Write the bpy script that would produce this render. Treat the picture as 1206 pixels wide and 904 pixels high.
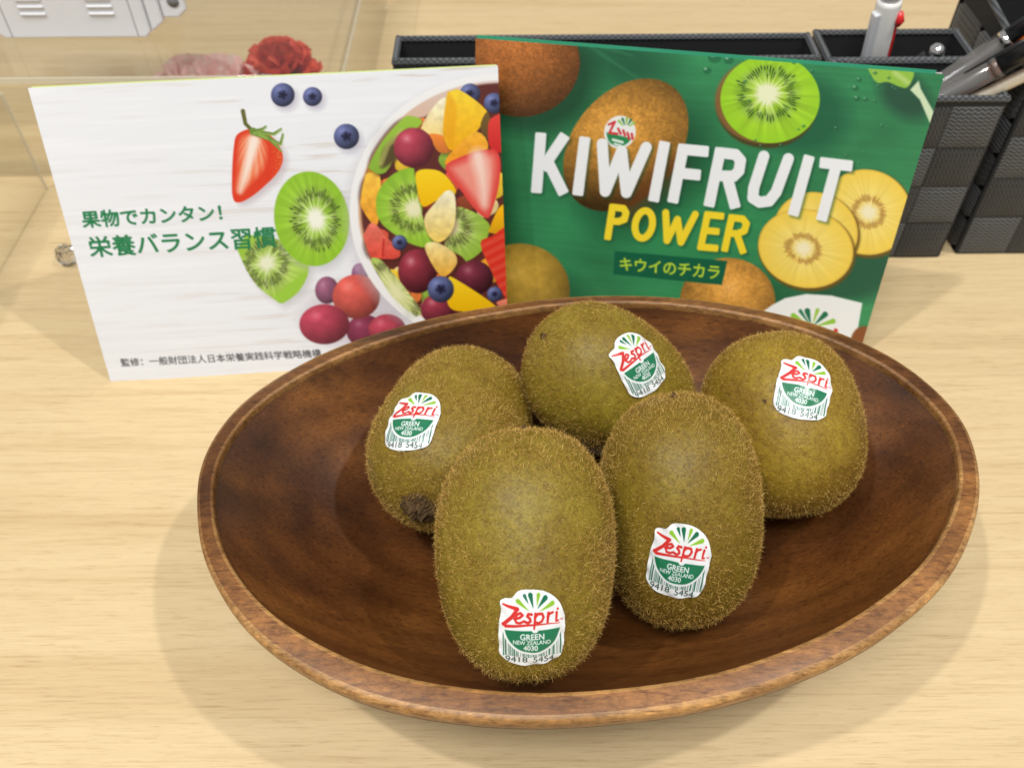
import bpy, math, random
import numpy as np
from mathutils import Matrix, Vector

for o in list(bpy.data.objects): bpy.data.objects.remove(o)
sc = bpy.context.scene
COL = sc.collection
MM = 0.001
rng = np.random.default_rng(7); random.seed(7)

# ------------------------------------------------------------------ camera
F_PX, IW, IH = 1057.5, 1206, 904
PITCH, ROLL, CH = math.radians(48), math.radians(-.44), 302.1
fw = np.array([0, math.cos(PITCH), -math.sin(PITCH)])
_r = np.array([1., 0, 0]); _u = np.cross(_r, fw)
r2 = math.cos(ROLL)*_r+math.sin(ROLL)*_u
u2 = -math.sin(ROLL)*_r+math.cos(ROLL)*_u
CAM = np.array([0, 0, CH])
cd = bpy.data.cameras.new('camera'); cam = bpy.data.objects.new('camera', cd); COL.objects.link(cam)
cd.sensor_width = 36; cd.sensor_fit = 'HORIZONTAL'; cd.lens = F_PX/IW*36
cd.clip_start = 0.01; cd.clip_end = 30
m = Matrix.Identity(4)
for i in range(3):
    m[i][0] = r2[i]; m[i][1] = u2[i]; m[i][2] = -fw[i]; m[i][3] = CAM[i]*MM
cam.matrix_world = m
cd.dof.use_dof = True; cd.dof.focus_distance = 0.262; cd.dof.aperture_fstop = 18
sc.camera = cam

# ------------------------------------------------------------------ world, lamps, exposure
w = bpy.data.worlds.new('World'); sc.world = w; w.use_nodes = True
bg = w.node_tree.nodes['Background']; bg.inputs[0].default_value = (1.0, 0.985, 0.97, 1); bg.inputs[1].default_value = 0.35
def lamp(name, pos, target, power, size, shape='DISK', size_y=None, color=(1, .975, .94)):
    l = bpy.data.lights.new(name, 'AREA'); l.shape = shape; l.size = size
    if size_y: l.size_y = size_y
    l.energy = power; l.color = color
    o = bpy.data.objects.new(name, l); COL.objects.link(o)
    o.location = pos
    o.rotation_euler = (Vector(target)-Vector(pos)).to_track_quat('-Z', 'Y').to_euler()
    return o
BCX, BCY = .025, .1815
lamp('ceiling_lamp', (BCX+.465*1.9, BCY-.05*1.9, 1.9), (BCX, BCY, 0), 14.5, .07)
lamp('ceiling_lamp', (BCX-.40*1.9, BCY-.12*1.9, 1.9), (BCX, BCY, 0), 14.5, .07)
lamp('soft_fill_panel', (-.15, -.6, 2.1), (.05, .2, 0), 40, 1.2, 'RECTANGLE', .5, (.95, .98, 1.0))  # added soft fill: front light on the leaflets, sheen in the bowl
sc.view_settings.view_transform = 'Standard'; sc.view_settings.look = 'None'
sc.view_settings.exposure = 0; sc.view_settings.gamma = 1; sc.view_settings.use_curve_mapping = False
sc.render.engine = 'CYCLES'
sc.cycles.max_bounces = 10; sc.cycles.transparent_max_bounces = 24

# ------------------------------------------------------------------ geometry helpers (millimetres)
def ray(px, py): return fw+(px-IW/2)/F_PX*r2-(py-IH/2)/F_PX*u2
def un(px, py, z): d = ray(px, py); return CAM+d*(z-CH)/d[2]            # on a horizontal plane
def un_y(px, py, y): d = ray(px, py); return CAM+d*(y-CAM[1])/d[1]       # on a vertical plane
def project(P):
    d = np.asarray(P, float)-CAM; k = d@fw
    return np.stack([IW/2+F_PX*(d@r2)/k, IH/2-F_PX*(d@u2)/k], -1)

def mesh_obj(name, verts, faces, mat=None, parent=None, smooth=True, mm=True, loc=None):
    me = bpy.data.meshes.new(name)
    v = np.asarray(verts, float)*(MM if mm else 1)
    me.from_pydata(v.tolist(), [], [list(map(int, f)) for f in faces]); me.update()
    if smooth: me.polygons.foreach_set('use_smooth', [True]*len(me.polygons))
    if mat:
        for q in (mat if isinstance(mat, (list, tuple)) else [mat]): me.materials.append(q)
    o = bpy.data.objects.new(name, me); COL.objects.link(o)
    if parent: o.parent = parent
    if loc is not None: o.location = Vector(loc)*MM
    return o
def fast_mesh(name, V, quads=None, tris=None, mat=None, parent=None, smooth=True):
    """big meshes from numpy arrays (mm)"""
    me = bpy.data.meshes.new(name)
    nq = 0 if quads is None else len(quads); nt = 0 if tris is None else len(tris)
    idx = np.concatenate([a.ravel() for a in (quads, tris) if a is not None]).astype(np.int32)
    me.vertices.add(len(V)); me.vertices.foreach_set('co', (V*MM).astype(np.float32).ravel())
    me.loops.add(len(idx)); me.loops.foreach_set('vertex_index', idx)
    me.polygons.add(nq+nt)
    st = np.concatenate([np.arange(nq)*4, nq*4+np.arange(nt)*3]).astype(np.int32)
    me.polygons.foreach_set('loop_start', st)
    me.polygons.foreach_set('loop_total', np.r_[np.full(nq, 4), np.full(nt, 3)].astype(np.int32))
    me.update(calc_edges=True)
    me.polygons.foreach_set('use_smooth', np.full(nq+nt, smooth))
    if mat: me.materials.append(mat)
    o = bpy.data.objects.new(name, me); COL.objects.link(o)
    if parent: o.parent = parent
    return o
def empty(name, loc=(0, 0, 0), parent=None):
    o = bpy.data.objects.new(name, None); COL.objects.link(o); o.location = Vector(loc)*MM
    o.empty_display_size = .01
    if parent: o.parent = parent
    return o
def tag(o, label=None, cat=None, group=None, kind=None):
    if label: o['label'] = label
    if cat: o['category'] = cat
    if group: o['group'] = group
    if kind: o['kind'] = kind
    return o
def smoothbox(x0, x1, y0, y1, z0, z1, r=1.0):
    """box with chamfered edges: 24 verts"""
    V = []; idx = {}
    for sx in (0, 1):
        for sy in (0, 1):
            for sz in (0, 1):
                c = np.array([(x0, x1)[sx], (y0, y1)[sy], (z0, z1)[sz]], float)
                s = np.array([1-2*sx, 1-2*sy, 1-2*sz])*r
                for ax in range(3):
                    p = c.copy()
                    for k in range(3):
                        if k != ax: p[k] += s[k]
                    idx[(sx, sy, sz, ax)] = len(V); V.append(p)
    Fc = []
    for ax in range(3):
        o_ = [k for k in range(3) if k != ax]
        for s in (0, 1):
            q = []
            for a, b in ((0, 0), (1, 0), (1, 1), (0, 1)):
                t = [0, 0, 0]; t[ax] = s; t[o_[0]] = a; t[o_[1]] = b; q.append(idx[(*t, ax)])
            Fc.append(q)
    for ax in range(3):
        o_ = [k for k in range(3) if k != ax]
        for a in (0, 1):
            for b in (0, 1):
                t0 = [0, 0, 0]; t0[o_[0]] = a; t0[o_[1]] = b; t1 = list(t0); t1[ax] = 1
                Fc.append([idx[(*t0, o_[0])], idx[(*t1, o_[0])], idx[(*t1, o_[1])], idx[(*t0, o_[1])]])
    for sx in (0, 1):
        for sy in (0, 1):
            for sz in (0, 1): Fc.append([idx[(sx, sy, sz, k)] for k in range(3)])
    V = np.array(V); c = V.mean(0); out = []
    for q in Fc:
        n = np.cross(V[q[1]]-V[q[0]], V[q[2]]-V[q[0]])
        out.append(q if n@(V[q].mean(0)-c) > 0 else q[::-1])
    return V, out
def box(name, x0, x1, y0, y1, z0, z1, mat, parent, r=.6, smooth=False):
    V, Fc = smoothbox(x0, x1, y0, y1, z0, z1, r)
    return mesh_obj(name, V, Fc, mat, parent, smooth)
def frame_from(d):
    d = np.asarray(d, float); d = d/np.linalg.norm(d)
    t = np.array([0, 0, 1.]) if abs(d[2]) < .9 else np.array([1., 0, 0])
    a = np.cross(t, d); a /= np.linalg.norm(a); return a, np.cross(d, a), d
def tube(name, pts, radii, mat, parent, n=12, caps=True):
    pts = np.asarray(pts, float); V = []; Fc = []
    if np.isscalar(radii): radii = [radii]*len(pts)
    a0 = None
    for i, p in enumerate(pts):
        d = pts[min(i+1, len(pts)-1)]-pts[max(i-1, 0)]
        if np.linalg.norm(d) < 1e-9: d = pts[-1]-pts[0]
        a, b, dd = frame_from(d)
        if a0 is not None:
            a = a0-dd*(a0@dd); a /= np.linalg.norm(a); b = np.cross(dd, a)
        a0 = a
        for k in range(n):
            t = 2*math.pi*k/n; V.append(p+radii[i]*(a*math.cos(t)+b*math.sin(t)))
    for i in range(len(pts)-1):
        for k in range(n): Fc.append([i*n+k, i*n+(k+1) % n, (i+1)*n+(k+1) % n, (i+1)*n+k])
    if caps: Fc.append(list(range(n))[::-1]); Fc.append([(len(pts)-1)*n+k for k in range(n)])
    return mesh_obj(name, V, Fc, mat, parent)
def lathe_along(name, p0, p1, prof, mat, parent, n=20):
    """prof: list of (distance mm along p0->p1, radius)"""
    p0 = np.asarray(p0, float); d = np.asarray(p1, float)-p0; d /= np.linalg.norm(d)
    return tube(name, [p0+d*t for t, _ in prof], [r for _, r in prof], mat, parent, n)

# ------------------------------------------------------------------ materials
def lin(c):
    c = np.asarray(c, float)/255
    return np.where(c <= .04045, c/12.92, ((c+.055)/1.055)**2.4)
def new_mat(name):
    mt = bpy.data.materials.new(name); mt.use_nodes = True
    nt = mt.node_tree; return mt, nt, nt.nodes['Principled BSDF']
def simple(name, col, rough=.5, spec=.5, metal=0, coat=0, bump=None):
    mt, nt, b = new_mat(name)
    b.inputs['Base Color'].default_value = (*col, 1); b.inputs['Roughness'].default_value = rough
    b.inputs['Specular IOR Level'].default_value = spec; b.inputs['Metallic'].default_value = metal
    b.inputs['Coat Weight'].default_value = coat
    if bump:
        n = nt.nodes.new('ShaderNodeTexNoise'); n.inputs['Scale'].default_value = bump[0]; n.inputs['Detail'].default_value = 4
        tc = nt.nodes.new('ShaderNodeTexCoord'); nt.links.new(tc.outputs['Object'], n.inputs['Vector'])
        bp = nt.nodes.new('ShaderNodeBump'); bp.inputs['Strength'].default_value = bump[1]; bp.inputs['Distance'].default_value = .0003
        nt.links.new(n.outputs['Fac'], bp.inputs['Height']); nt.links.new(bp.outputs['Normal'], b.inputs['Normal'])
    return mt
def ramp(nt, src, stops):
    r = nt.nodes.new('ShaderNodeValToRGB'); nt.links.new(src, r.inputs['Fac'])
    el = r.color_ramp.elements
    while len(el) < len(stops): el.new(.5)
    for e, (p, c) in zip(el, stops): e.position = p; e.color = (*c, 1)
    return r.outputs['Color']
def noise(nt, vec, scale, detail=4, rough=.5, dist=0):
    n = nt.nodes.new('ShaderNodeTexNoise'); n.inputs['Scale'].default_value = scale
    n.inputs['Detail'].default_value = detail; n.inputs['Roughness'].default_value = rough
    n.inputs['Distortion'].default_value = dist
    nt.links.new(vec, n.inputs['Vector']); return n.outputs['Fac']
def mapping(nt, scale=(1, 1, 1), rot=(0, 0, 0), coord='Object'):
    tc = nt.nodes.new('ShaderNodeTexCoord'); mp = nt.nodes.new('ShaderNodeMapping')
    mp.inputs['Scale'].default_value = scale; mp.inputs['Rotation'].default_value = rot
    nt.links.new(tc.outputs[coord], mp.inputs['Vector']); return mp.outputs['Vector']
def mix(nt, fac, a, b, mode='MIX'):
    m_ = nt.nodes.new('ShaderNodeMix'); m_.data_type = 'RGBA'; m_.blend_type = mode
    for s, v in ((m_.inputs[0], fac), (m_.inputs[6], a), (m_.inputs[7], b)):
        if hasattr(v, 'links'): nt.links.new(v, s)
        elif isinstance(v, (int, float)): s.default_value = v
        else: s.default_value = (*v, 1)
    return m_.outputs[2]
def math_n(nt, op, a, b=None):
    n = nt.nodes.new('ShaderNodeMath'); n.operation = op
    for s, v in zip(n.inputs, (a, b)):
        if v is None: continue
        if hasattr(v, 'links'): nt.links.new(v, s)
        else: s.default_value = v
    return n.outputs[0]
def bump(nt, b, height, strength, dist):
    bp = nt.nodes.new('ShaderNodeBump'); bp.inputs['Strength'].default_value = strength; bp.inputs['Distance'].default_value = dist
    nt.links.new(height, bp.inputs['Height']); nt.links.new(bp.outputs['Normal'], b.inputs['Normal'])

def table_material():
    mt, nt, b = new_mat('pale_oak_laminate')
    R_ = (0, 0, math.radians(-1.2))
    n1 = noise(nt, mapping(nt, (1.6, 26, 26), R_), 1.6, 3, .5, .4)
    n2 = noise(nt, mapping(nt, (6, 170, 170), R_), 1.5, 6, .62, 1.1)
    n3 = noise(nt, mapping(nt, (34, 900, 900), R_), 1.3, 4, .65, .6)
    n4 = noise(nt, mapping(nt, (120, 2200, 2200), R_), 1.0, 3, .6, .3)
    base = ramp(nt, n1, [(.3, (.53, .39, .21)), (.5, (.585, .445, .25)), (.7, (.55, .41, .225))])
    fine = ramp(nt, n2, [(.30, (.84, .78, .71)), (.44, (.975, .965, .95)), (.6, (1.02, 1.02, 1.01)), (.76, (.95, .93, .90))])
    pores = ramp(nt, n3, [(.30, (.74, .67, .58)), (.44, (.98, .98, .97)), (.7, (1.05, 1.05, 1.04))])
    dash = ramp(nt, n4, [(.30, (.70, .62, .53)), (.42, (1, 1, 1)), (.7, (1.05, 1.05, 1.04))])
    c = mix(nt, .8, base, fine, 'MULTIPLY'); c = mix(nt, .8, c, pores, 'MULTIPLY'); c = mix(nt, .5, c, dash, 'MULTIPLY')
    nt.links.new(c, b.inputs['Base Color']); b.inputs['Roughness'].default_value = .42
    b.inputs['Specular IOR Level'].default_value = .35
    bump(nt, b, n2, .15, .0002)
    return mt
def bowl_material(name, dark, mid, light, rough, coat):
    mt, nt, b = new_mat(name)
    n1 = noise(nt, mapping(nt, (3.2, 13, 13), (math.radians(20), math.radians(6), math.radians(18))), 1.3, 4, .55, .5)
    wv = nt.nodes.new('ShaderNodeTexWave'); wv.wave_type = 'RINGS'; wv.rings_direction = 'X'; wv.inputs['Scale'].default_value = 22
    wv.inputs['Distortion'].default_value = 5; wv.inputs['Detail'].default_value = 3; wv.inputs['Detail Scale'].default_value = 1.2
    nt.links.new(mapping(nt, (.35, 1, 1), (0, math.radians(8), math.radians(16))), wv.inputs['Vector'])
    n2 = noise(nt, mapping(nt, (110, 800, 800), (0, 0, math.radians(20))), 1.1, 3, .6, .2)
    n3 = noise(nt, mapping(nt, (220, 1300, 1300), (0, 0, math.radians(22))), 1.0, 2, .5, 0)
    c = ramp(nt, n1, [(.36, dark), (.47, mid), (.58, light), (.70, mid)])
    f = ramp(nt, wv.outputs['Fac'], [(0, (.70, .64, .58)), (.5, (1, 1, 1)), (1, (1.12, 1.1, 1.06))])
    c = mix(nt, .6, c, f, 'MULTIPLY')
    f = ramp(nt, n2, [(.30, (.50, .42, .36)), (.45, (.97, .96, .95)), (.6, (1.08, 1.06, 1.03)), (.75, (1.3, 1.25, 1.15))])
    c = mix(nt, .75, c, f, 'MULTIPLY')
    p = ramp(nt, n3, [(.30, (.40, .32, .26)), (.42, (1, 1, 1)), (.62, (1, 1, 1)), (.72, (1.9, 1.8, 1.6))])  # dark pores; the bright flecks are pore glints painted into the colour
    c = mix(nt, .6, c, p, 'MULTIPLY')
    nt.links.new(c, b.inputs['Base Color'])
    r = ramp(nt, n1, [(.3, (rough+.06,)*3), (.7, (rough-.03,)*3)])
    nt.links.new(r, b.inputs['Roughness']); b.inputs['Coat Weight'].default_value = coat; b.inputs['Coat Roughness'].default_value = .24
    bump(nt, b, n2, .18, .0002)
    return mt
def print_material(name, rough=.32, spec=.45):
    mt, nt, b = new_mat(name)
    a = nt.nodes.new('ShaderNodeAttribute'); a.attribute_name = 'ink'
    nt.links.new(a.outputs['Color'], b.inputs['Base Color'])
    b.inputs['Roughness'].default_value = rough; b.inputs['Specular IOR Level'].default_value = spec
    v = mapping(nt); bump(nt, b, noise(nt, v, 900, 2), .04, .0002)
    return mt
def clear_material(name, tint=(.965, .965, .955), rough=.02, refl=1.0):
    """clear acrylic sheet: see-through body with a polished, Fresnel-weighted surface"""
    mt, nt, b = new_mat(name); nt.nodes.remove(b)
    t = nt.nodes.new('ShaderNodeBsdfTransparent'); t.inputs[0].default_value = (*tint, 1)
    g = nt.nodes.new('ShaderNodeBsdfGlossy'); g.inputs['Roughness'].default_value = rough
    lw = nt.nodes.new('ShaderNodeLayerWeight'); lw.inputs[0].default_value = .5      # Schlick: the same from both sides
    f5 = math_n(nt, 'POWER', lw.outputs['Facing'], 5.0)
    ms = nt.nodes.new('ShaderNodeMixShader'); f_ = math_n(nt, 'MULTIPLY', math_n(nt, 'ADD', math_n(nt, 'MULTIPLY', f5, .96), .04), refl)
    nt.links.new(f_, ms.inputs[0]); nt.links.new(t.outputs[0], ms.inputs[1]); nt.links.new(g.outputs[0], ms.inputs[2])
    nt.links.new(ms.outputs[0], nt.nodes['Material Output'].inputs[0]); return mt
def glass_material():
    mt, nt, b = new_mat('clear_glass'); b.inputs['Transmission Weight'].default_value = 1; b.inputs['Roughness'].default_value = .02
    b.inputs['IOR'].default_value = 1.49; return mt
def webbing_material(name, rot, col=(.020, .022, .024)):
    mt, nt, b = new_mat(name)
    v = mapping(nt, (1, 1, 1), (0, rot, 0))
    wv = nt.nodes.new('ShaderNodeTexWave'); wv.wave_type = 'BANDS'; wv.bands_direction = 'Z'
    wv.inputs['Scale'].default_value = 165; wv.inputs['Distortion'].default_value = 0
    # herringbone: shift the bands by a zigzag across the strap
    sx = nt.nodes.new('ShaderNodeSeparateXYZ'); nt.links.new(v, sx.inputs[0])
    tri = math_n(nt, 'PINGPONG', math_n(nt, 'ADD', sx.outputs[0], 10.0), .0015)
    z = math_n(nt, 'ADD', sx.outputs[2], math_n(nt, 'MULTIPLY', tri, .7))
    cx = nt.nodes.new('ShaderNodeCombineXYZ'); nt.links.new(z, cx.inputs[2])
    nt.links.new(cx.outputs[0], wv.inputs['Vector'])
    n = noise(nt, mapping(nt), 1500, 2)
    c = mix(nt, wv.outputs['Fac'], tuple(x*.35 for x in col), tuple(x*2.6 for x in col))
    c = mix(nt, .5, c, ramp(nt, n, [(.3, (.5, .5, .5)), (.7, (1.3, 1.3, 1.3))]), 'MULTIPLY')
    nt.links.new(c, b.inputs['Base Color']); b.inputs['Roughness'].default_value = .6
    b.inputs['Sheen Weight'].default_value = .15
    bump(nt, b, wv.outputs['Fac'], .6, .0005)
    return mt
def skin_material():
    mt, nt, b = new_mat('kiwi_skin')
    tc = nt.nodes.new('ShaderNodeTexCoord'); v = tc.outputs['Object']
    oi = nt.nodes.new('ShaderNodeObjectInfo')
    ad = nt.nodes.new('ShaderNodeVectorMath'); ad.operation = 'ADD'; nt.links.new(v, ad.inputs[0])
    cx = nt.nodes.new('ShaderNodeCombineXYZ'); nt.links.new(oi.outputs['Random'], cx.inputs[0]); nt.links.new(cx.outputs[0], ad.inputs[1])
    n1 = noise(nt, ad.outputs[0], 38, 4, .6, .3); n2 = noise(nt, ad.outputs[0], 420, 4, .6); n3 = noise(nt, ad.outputs[0], 1300, 2)
    c = ramp(nt, n1, [(.28, (.140, .084, .009)), (.5, (.196, .138, .013)), (.72, (.245, .188, .020))])
    c = mix(nt, .7, c, ramp(nt, n2, [(.3, (.62, .55, .5)), (.55, (1, 1, 1)), (.75, (1.25, 1.2, 1.1))]), 'MULTIPLY')
    c = mix(nt, .55, c, ramp(nt, n3, [(.33, (.5, .42, .35)), (.48, (1, 1, 1))]), 'MULTIPLY')
    c = mix(nt, 1.0, c, oi.outputs['Color'], 'MULTIPLY')
    nt.links.new(c, b.inputs['Base Color']); b.inputs['Roughness'].default_value = .50
    b.inputs['Specular IOR Level'].default_value = .28
    bump(nt, b, n2, .5, .0006)
    return mt
def fuzz_material():
    mt, nt, b = new_mat('kiwi_fuzz')
    g = nt.nodes.new('ShaderNodeAttribute'); g.attribute_name = 'tone'
    c = ramp(nt, g.outputs['Fac'], [(0, (.13, .055, .008)), (.5, (.36, .20, .034)), (1, (.72, .49, .15))])
    nt.links.new(c, b.inputs['Base Color']); b.inputs['Roughness'].default_value = .55; b.inputs['Specular IOR Level'].default_value = .25
    return mt

M_TABLE = table_material()
M_BOWL = bowl_material('dark_acacia', (.040, .0120, .0028), (.092, .030, .0062), (.165, .060, .0130), .36, .45)
M_RIM = bowl_material('acacia_rim', (.070, .025, .006), (.135, .053, .013), (.235, .10, .027), .42, .05)
M_RIMEDGE = bowl_material('pale_rim_edge', (.14, .062, .018), (.25, .125, .04), (.36, .195, .07), .45, .05)  # paler wood tone for the rim's inner and outer edge rings
def mottle(mt):
    nt = mt.node_tree; b = nt.nodes['Principled BSDF']; src = b.inputs['Base Color'].links[0].from_socket
    n = noise(nt, mapping(nt, (170, 260, 260)), 1.4, 5, .72, .3); b.inputs['Specular IOR Level'].default_value = .3
    nt.links.new(mix(nt, .55, src, ramp(nt, n, [(.36, (.45, .34, .27)), (.50, (1, 1, 1)), (.66, (1.45, 1.4, 1.3))]), 'MULTIPLY'), b.inputs['Base Color'])
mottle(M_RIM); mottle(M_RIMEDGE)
M_PRINT = print_material('printed_paper'); M_STICK = print_material('sticker_print', .3, .4)
M_PAPER = simple('white_paper', (.78, .78, .78), .5)
M_SKIN = skin_material(); M_FUZZ = fuzz_material()
M_STEM = simple('dry_stem', (.075, .042, .017), .9, .2, bump=(500, .9))
M_ACR = clear_material('clear_acrylic')
M_EDGE = simple('acrylic_edge', (.72, .68, .54), .2, .6); M_EDGE.node_tree.nodes['Principled BSDF'].inputs['Alpha'].default_value = .5
M_GLASS = glass_material()
M_WEBA = webbing_material('black_webbing_across', 0, (.042, .044, .046)); M_WEBB = webbing_material('black_webbing_upright', math.pi/2, (.013, .0135, .014))
M_CLOTH = simple('black_fabric', (.018, .018, .019), .75, .3, bump=(2500, .5))
M_BIND = webbing_material('charcoal_binding', 0, (.034, .036, .038))
M_WHITEPL = simple('white_plastic', (.66, .66, .68), .35, .5)
M_SEAM = simple('dark_seam', (.16, .16, .16), .7)
M_CHROME = simple('chrome', (.8, .8, .8), .08, .5, 1)
M_BLACKPL = simple('black_plastic', (.012, .012, .013), .25, .5)
M_REDPL = simple('red_plastic', (.62, .02, .02), .25, .5)
M_ORANGEPL = simple('orange_plastic', (.80, .17, .02), .35, .5)
M_BEIGEPL = simple('beige_plastic', (.62, .52, .38), .4, .5)
M_SILVERPL = simple('pearl_plastic', (.72, .70, .66), .25, .6)
def smoky_material():
    mt, nt, b = new_mat('smoky_clear_plastic'); b.inputs['Base Color'].default_value = (.20, .185, .17, 1); b.inputs['Roughness'].default_value = .12
    b.inputs['Alpha'].default_value = .45; b.inputs['Specular IOR Level'].default_value = .8; return mt
M_CLEARPL = smoky_material()
M_INKTUBE = simple('grey_refill', (.10, .10, .10), .4)

# ------------------------------------------------------------------ table
S = 1500
tv = [(-S, -400, 0), (S, -400, 0), (S, 1800, 0), (-S, 1800, 0), (-S, -400, -25), (S, -400, -25), (S, 1800, -25), (-S, 1800, -25)]
tag(mesh_obj('table_top', tv, [(0, 1, 2, 3), (7, 6, 5, 4), (0, 4, 5, 1), (1, 5, 6, 2), (2, 6, 7, 3), (3, 7, 4, 0)], M_TABLE, smooth=False), kind='structure')

# ------------------------------------------------------------------ wooden bowl
BC = np.array([25.1, 181.5]); BT = .071; NB = 160
# uneven hand-carved outlines of the rim: Fourier terms on the base ellipse
CARVE_OUT = [.0105, .0036, -.0067, .0024, .0145, .0064, .0108, -.0051, -.006, .0018, .0053]
CARVE_IN = [.011, -.0001, .0036, .0075, .0155, .004, .007, .0008, -.0063, .0028, .0032]
def bowl_ring(ra, rb, z, outside=False):
    t = np.arange(NB)/NB*2*math.pi
    def four(c): return 1+c[0]+sum(c[2*k-1]*np.cos(k*t)+c[2*k]*np.sin(k*t) for k in range(1, 6))
    wo = four(CARVE_OUT); wi = four(CARVE_IN); f_ = min(1, max(0, (ra-122.5)/7.6))
    if outside: f_ = 1
    wob = wi*(1-f_)+wo*f_
    wob = 1+(wob-1)*min(1, ra/110)**2+(.0012*np.sin(9*t+1)+.0009*np.sin(17*t))*(ra > 105)
    X = ra*wob*np.cos(t); Y = rb*wob*np.sin(t); c, s = math.cos(BT), math.sin(BT)
    zz = z+(.35*np.sin(2*t+1)+.25*np.sin(3*t))*(z/60.)
    return np.stack([X*c-Y*s, X*s+Y*c, zz], 1)
def ring_mesh(name, rings, mat, parent=None, center=None, flip=False):
    V = np.concatenate(rings); Fc = []
    for i in range(len(rings)-1):
        for k in range(NB): Fc.append([i*NB+k, i*NB+(k+1) % NB, (i+1)*NB+(k+1) % NB, (i+1)*NB+k])
    if center is not None:
        for end, z in center:
            V = np.vstack([V, [[0, 0, z]]]); n = len(V)-1; base = 0 if end == 0 else (len(rings)-1)*NB
            for k in range(NB):
                a, b = base+k, base+(k+1) % NB
                Fc.append([n, b, a] if end == 0 else [n, a, b])
    if flip: Fc = [f[::-1] for f in Fc]
    return mesh_obj(name, V, Fc, mat, parent, loc=(BC[0], BC[1], 0) if parent is None else None)
prof = []
for q in np.linspace(.06, .985, 28): prof.append((123.3*q, 78.6*q, 11+49*q**3.0))
rim = [(122.2, 77.5, 60.3), (122.5, 77.8, 60.75), (123.4, 78.7, 60.95), (126, 80.9, 60.6), (128.3, 82.8, 60.1)]
rim_edge = [(128.3, 82.8, 60.1), (129.2, 83.6, 59.8), (129.8, 84.2, 59.3), (130.1, 84.5, 58.4), (130.1, 84.5, 56.6), (129.7, 84.1, 54.2)]
outer = []
for q in np.linspace(.985, .58, 16): outer.append((130*q, 84.6*q, 57*((q-.58)/.42)**1.4))
outer.append((72, 46, 0)); outer.append((68, 42, 1.5))
body = prof[:-1]+[(121.9, 77.2, 58.3)]
bowl = ring_mesh('wooden_bowl', [bowl_ring(*p) for p in body], M_BOWL, None, [(0, 11.0)])
tag(bowl, 'glossy dark brown oval wooden bowl holding the kiwifruit', 'bowl')
ring_mesh('rim', [bowl_ring(*p) for p in rim[2:]], M_RIM, bowl)
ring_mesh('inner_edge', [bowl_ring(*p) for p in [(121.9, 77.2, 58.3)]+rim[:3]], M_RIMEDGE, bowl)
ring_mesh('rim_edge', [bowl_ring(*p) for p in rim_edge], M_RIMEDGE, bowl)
ring_mesh('outer_wall', [bowl_ring(*p, outside=True) for p in [rim_edge[-1]]+outer[1:]], M_RIM, bowl, [(1, 1.5)])

# ------------------------------------------------------------------ drawing kit: prints are computed on fine grids of the paper itself
def seg_d(X, Y, pts, w0, w1=None):
    """distance to a polyline whose half width runs from w0 to w1"""
    pts = np.asarray(pts, float); L = np.r_[0, np.cumsum(np.linalg.norm(np.diff(pts, axis=0), axis=1))]
    w1 = w0 if w1 is None else w1
    D = np.full(X.shape, 1e9)
    for (a, b, la, lb) in zip(pts[:-1], pts[1:], L[:-1], L[1:]):
        d = b-a; q = d@d+1e-12
        t = np.clip(((X-a[0])*d[0]+(Y-a[1])*d[1])/q, 0, 1)
        wd = w0+(w1-w0)*((la+(lb-la)*t)/L[-1])
        D = np.minimum(D, np.hypot(X-a[0]-t*d[0], Y-a[1]-t*d[1])-wd)
    return D
def poly_d(X, Y, pts):
    pts = np.asarray(pts, float); D = np.full(X.shape, 1e18); s = np.ones(X.shape)
    n = len(pts)
    for i in range(n):
        a = pts[i]; b = pts[i-1]; ex, ey = b-a; wx = X-a[0]; wy = Y-a[1]
        t = np.clip((wx*ex+wy*ey)/(ex*ex+ey*ey+1e-12), 0, 1)
        D = np.minimum(D, (wx-ex*t)**2+(wy-ey*t)**2)
        c1 = Y >= a[1]; c2 = Y < b[1]; c3 = ex*wy > ey*wx
        s = np.where((c1 & c2 & c3) | (~c1 & ~c2 & ~c3), -s, s)
    return s*np.sqrt(D)
def ell(X, Y, cx, cy, rx, ry, rot=0):
    c, s = math.cos(math.radians(rot)), math.sin(math.radians(rot))
    x = (X-cx)*c+(Y-cy)*s; y = -(X-cx)*s+(Y-cy)*c
    rho = np.hypot(x/rx, y/ry); return rho, np.arctan2(y/ry, x/rx), (rho-1)*min(rx, ry)
def smooth_poly(pts, k=6):
    pts = np.asarray(pts, float); n = len(pts); out = []
    for i in range(n):
        p0, p1, p2, p3 = pts[i-1], pts[i], pts[(i+1) % n], pts[(i+2) % n]
        for t in np.arange(k)/k:
            out.append(.5*((2*p1)+(-p0+p2)*t+(2*p0-5*p1+4*p2-p3)*t*t+(-p0+3*p1-3*p2+p3)*t**3))
    return np.array(out)
class Canvas:
    def __init__(s, X, Y, col, aa=1.0):
        s.X, s.Y, s.aa = X, Y, aa
        s.C = np.empty(X.shape+(3,)); s.C[:] = col
        s.h, s.w = X.shape
    def mask(s, d, soft=None):
        a = s.aa if soft is None else soft
        return np.clip(.5-d/a, 0, 1)
    def put(s, m_, col):
        col = np.asarray(col, float)
        s.C = s.C*(1-m_[..., None])+col*m_[..., None]
    def fill(s, d, col, soft=None, alpha=1): s.put(s.mask(d, soft)*alpha, col)
    def mult(s, m_, k): s.C = s.C*(1-m_[..., None]*(1-np.asarray(k, float)))
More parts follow.
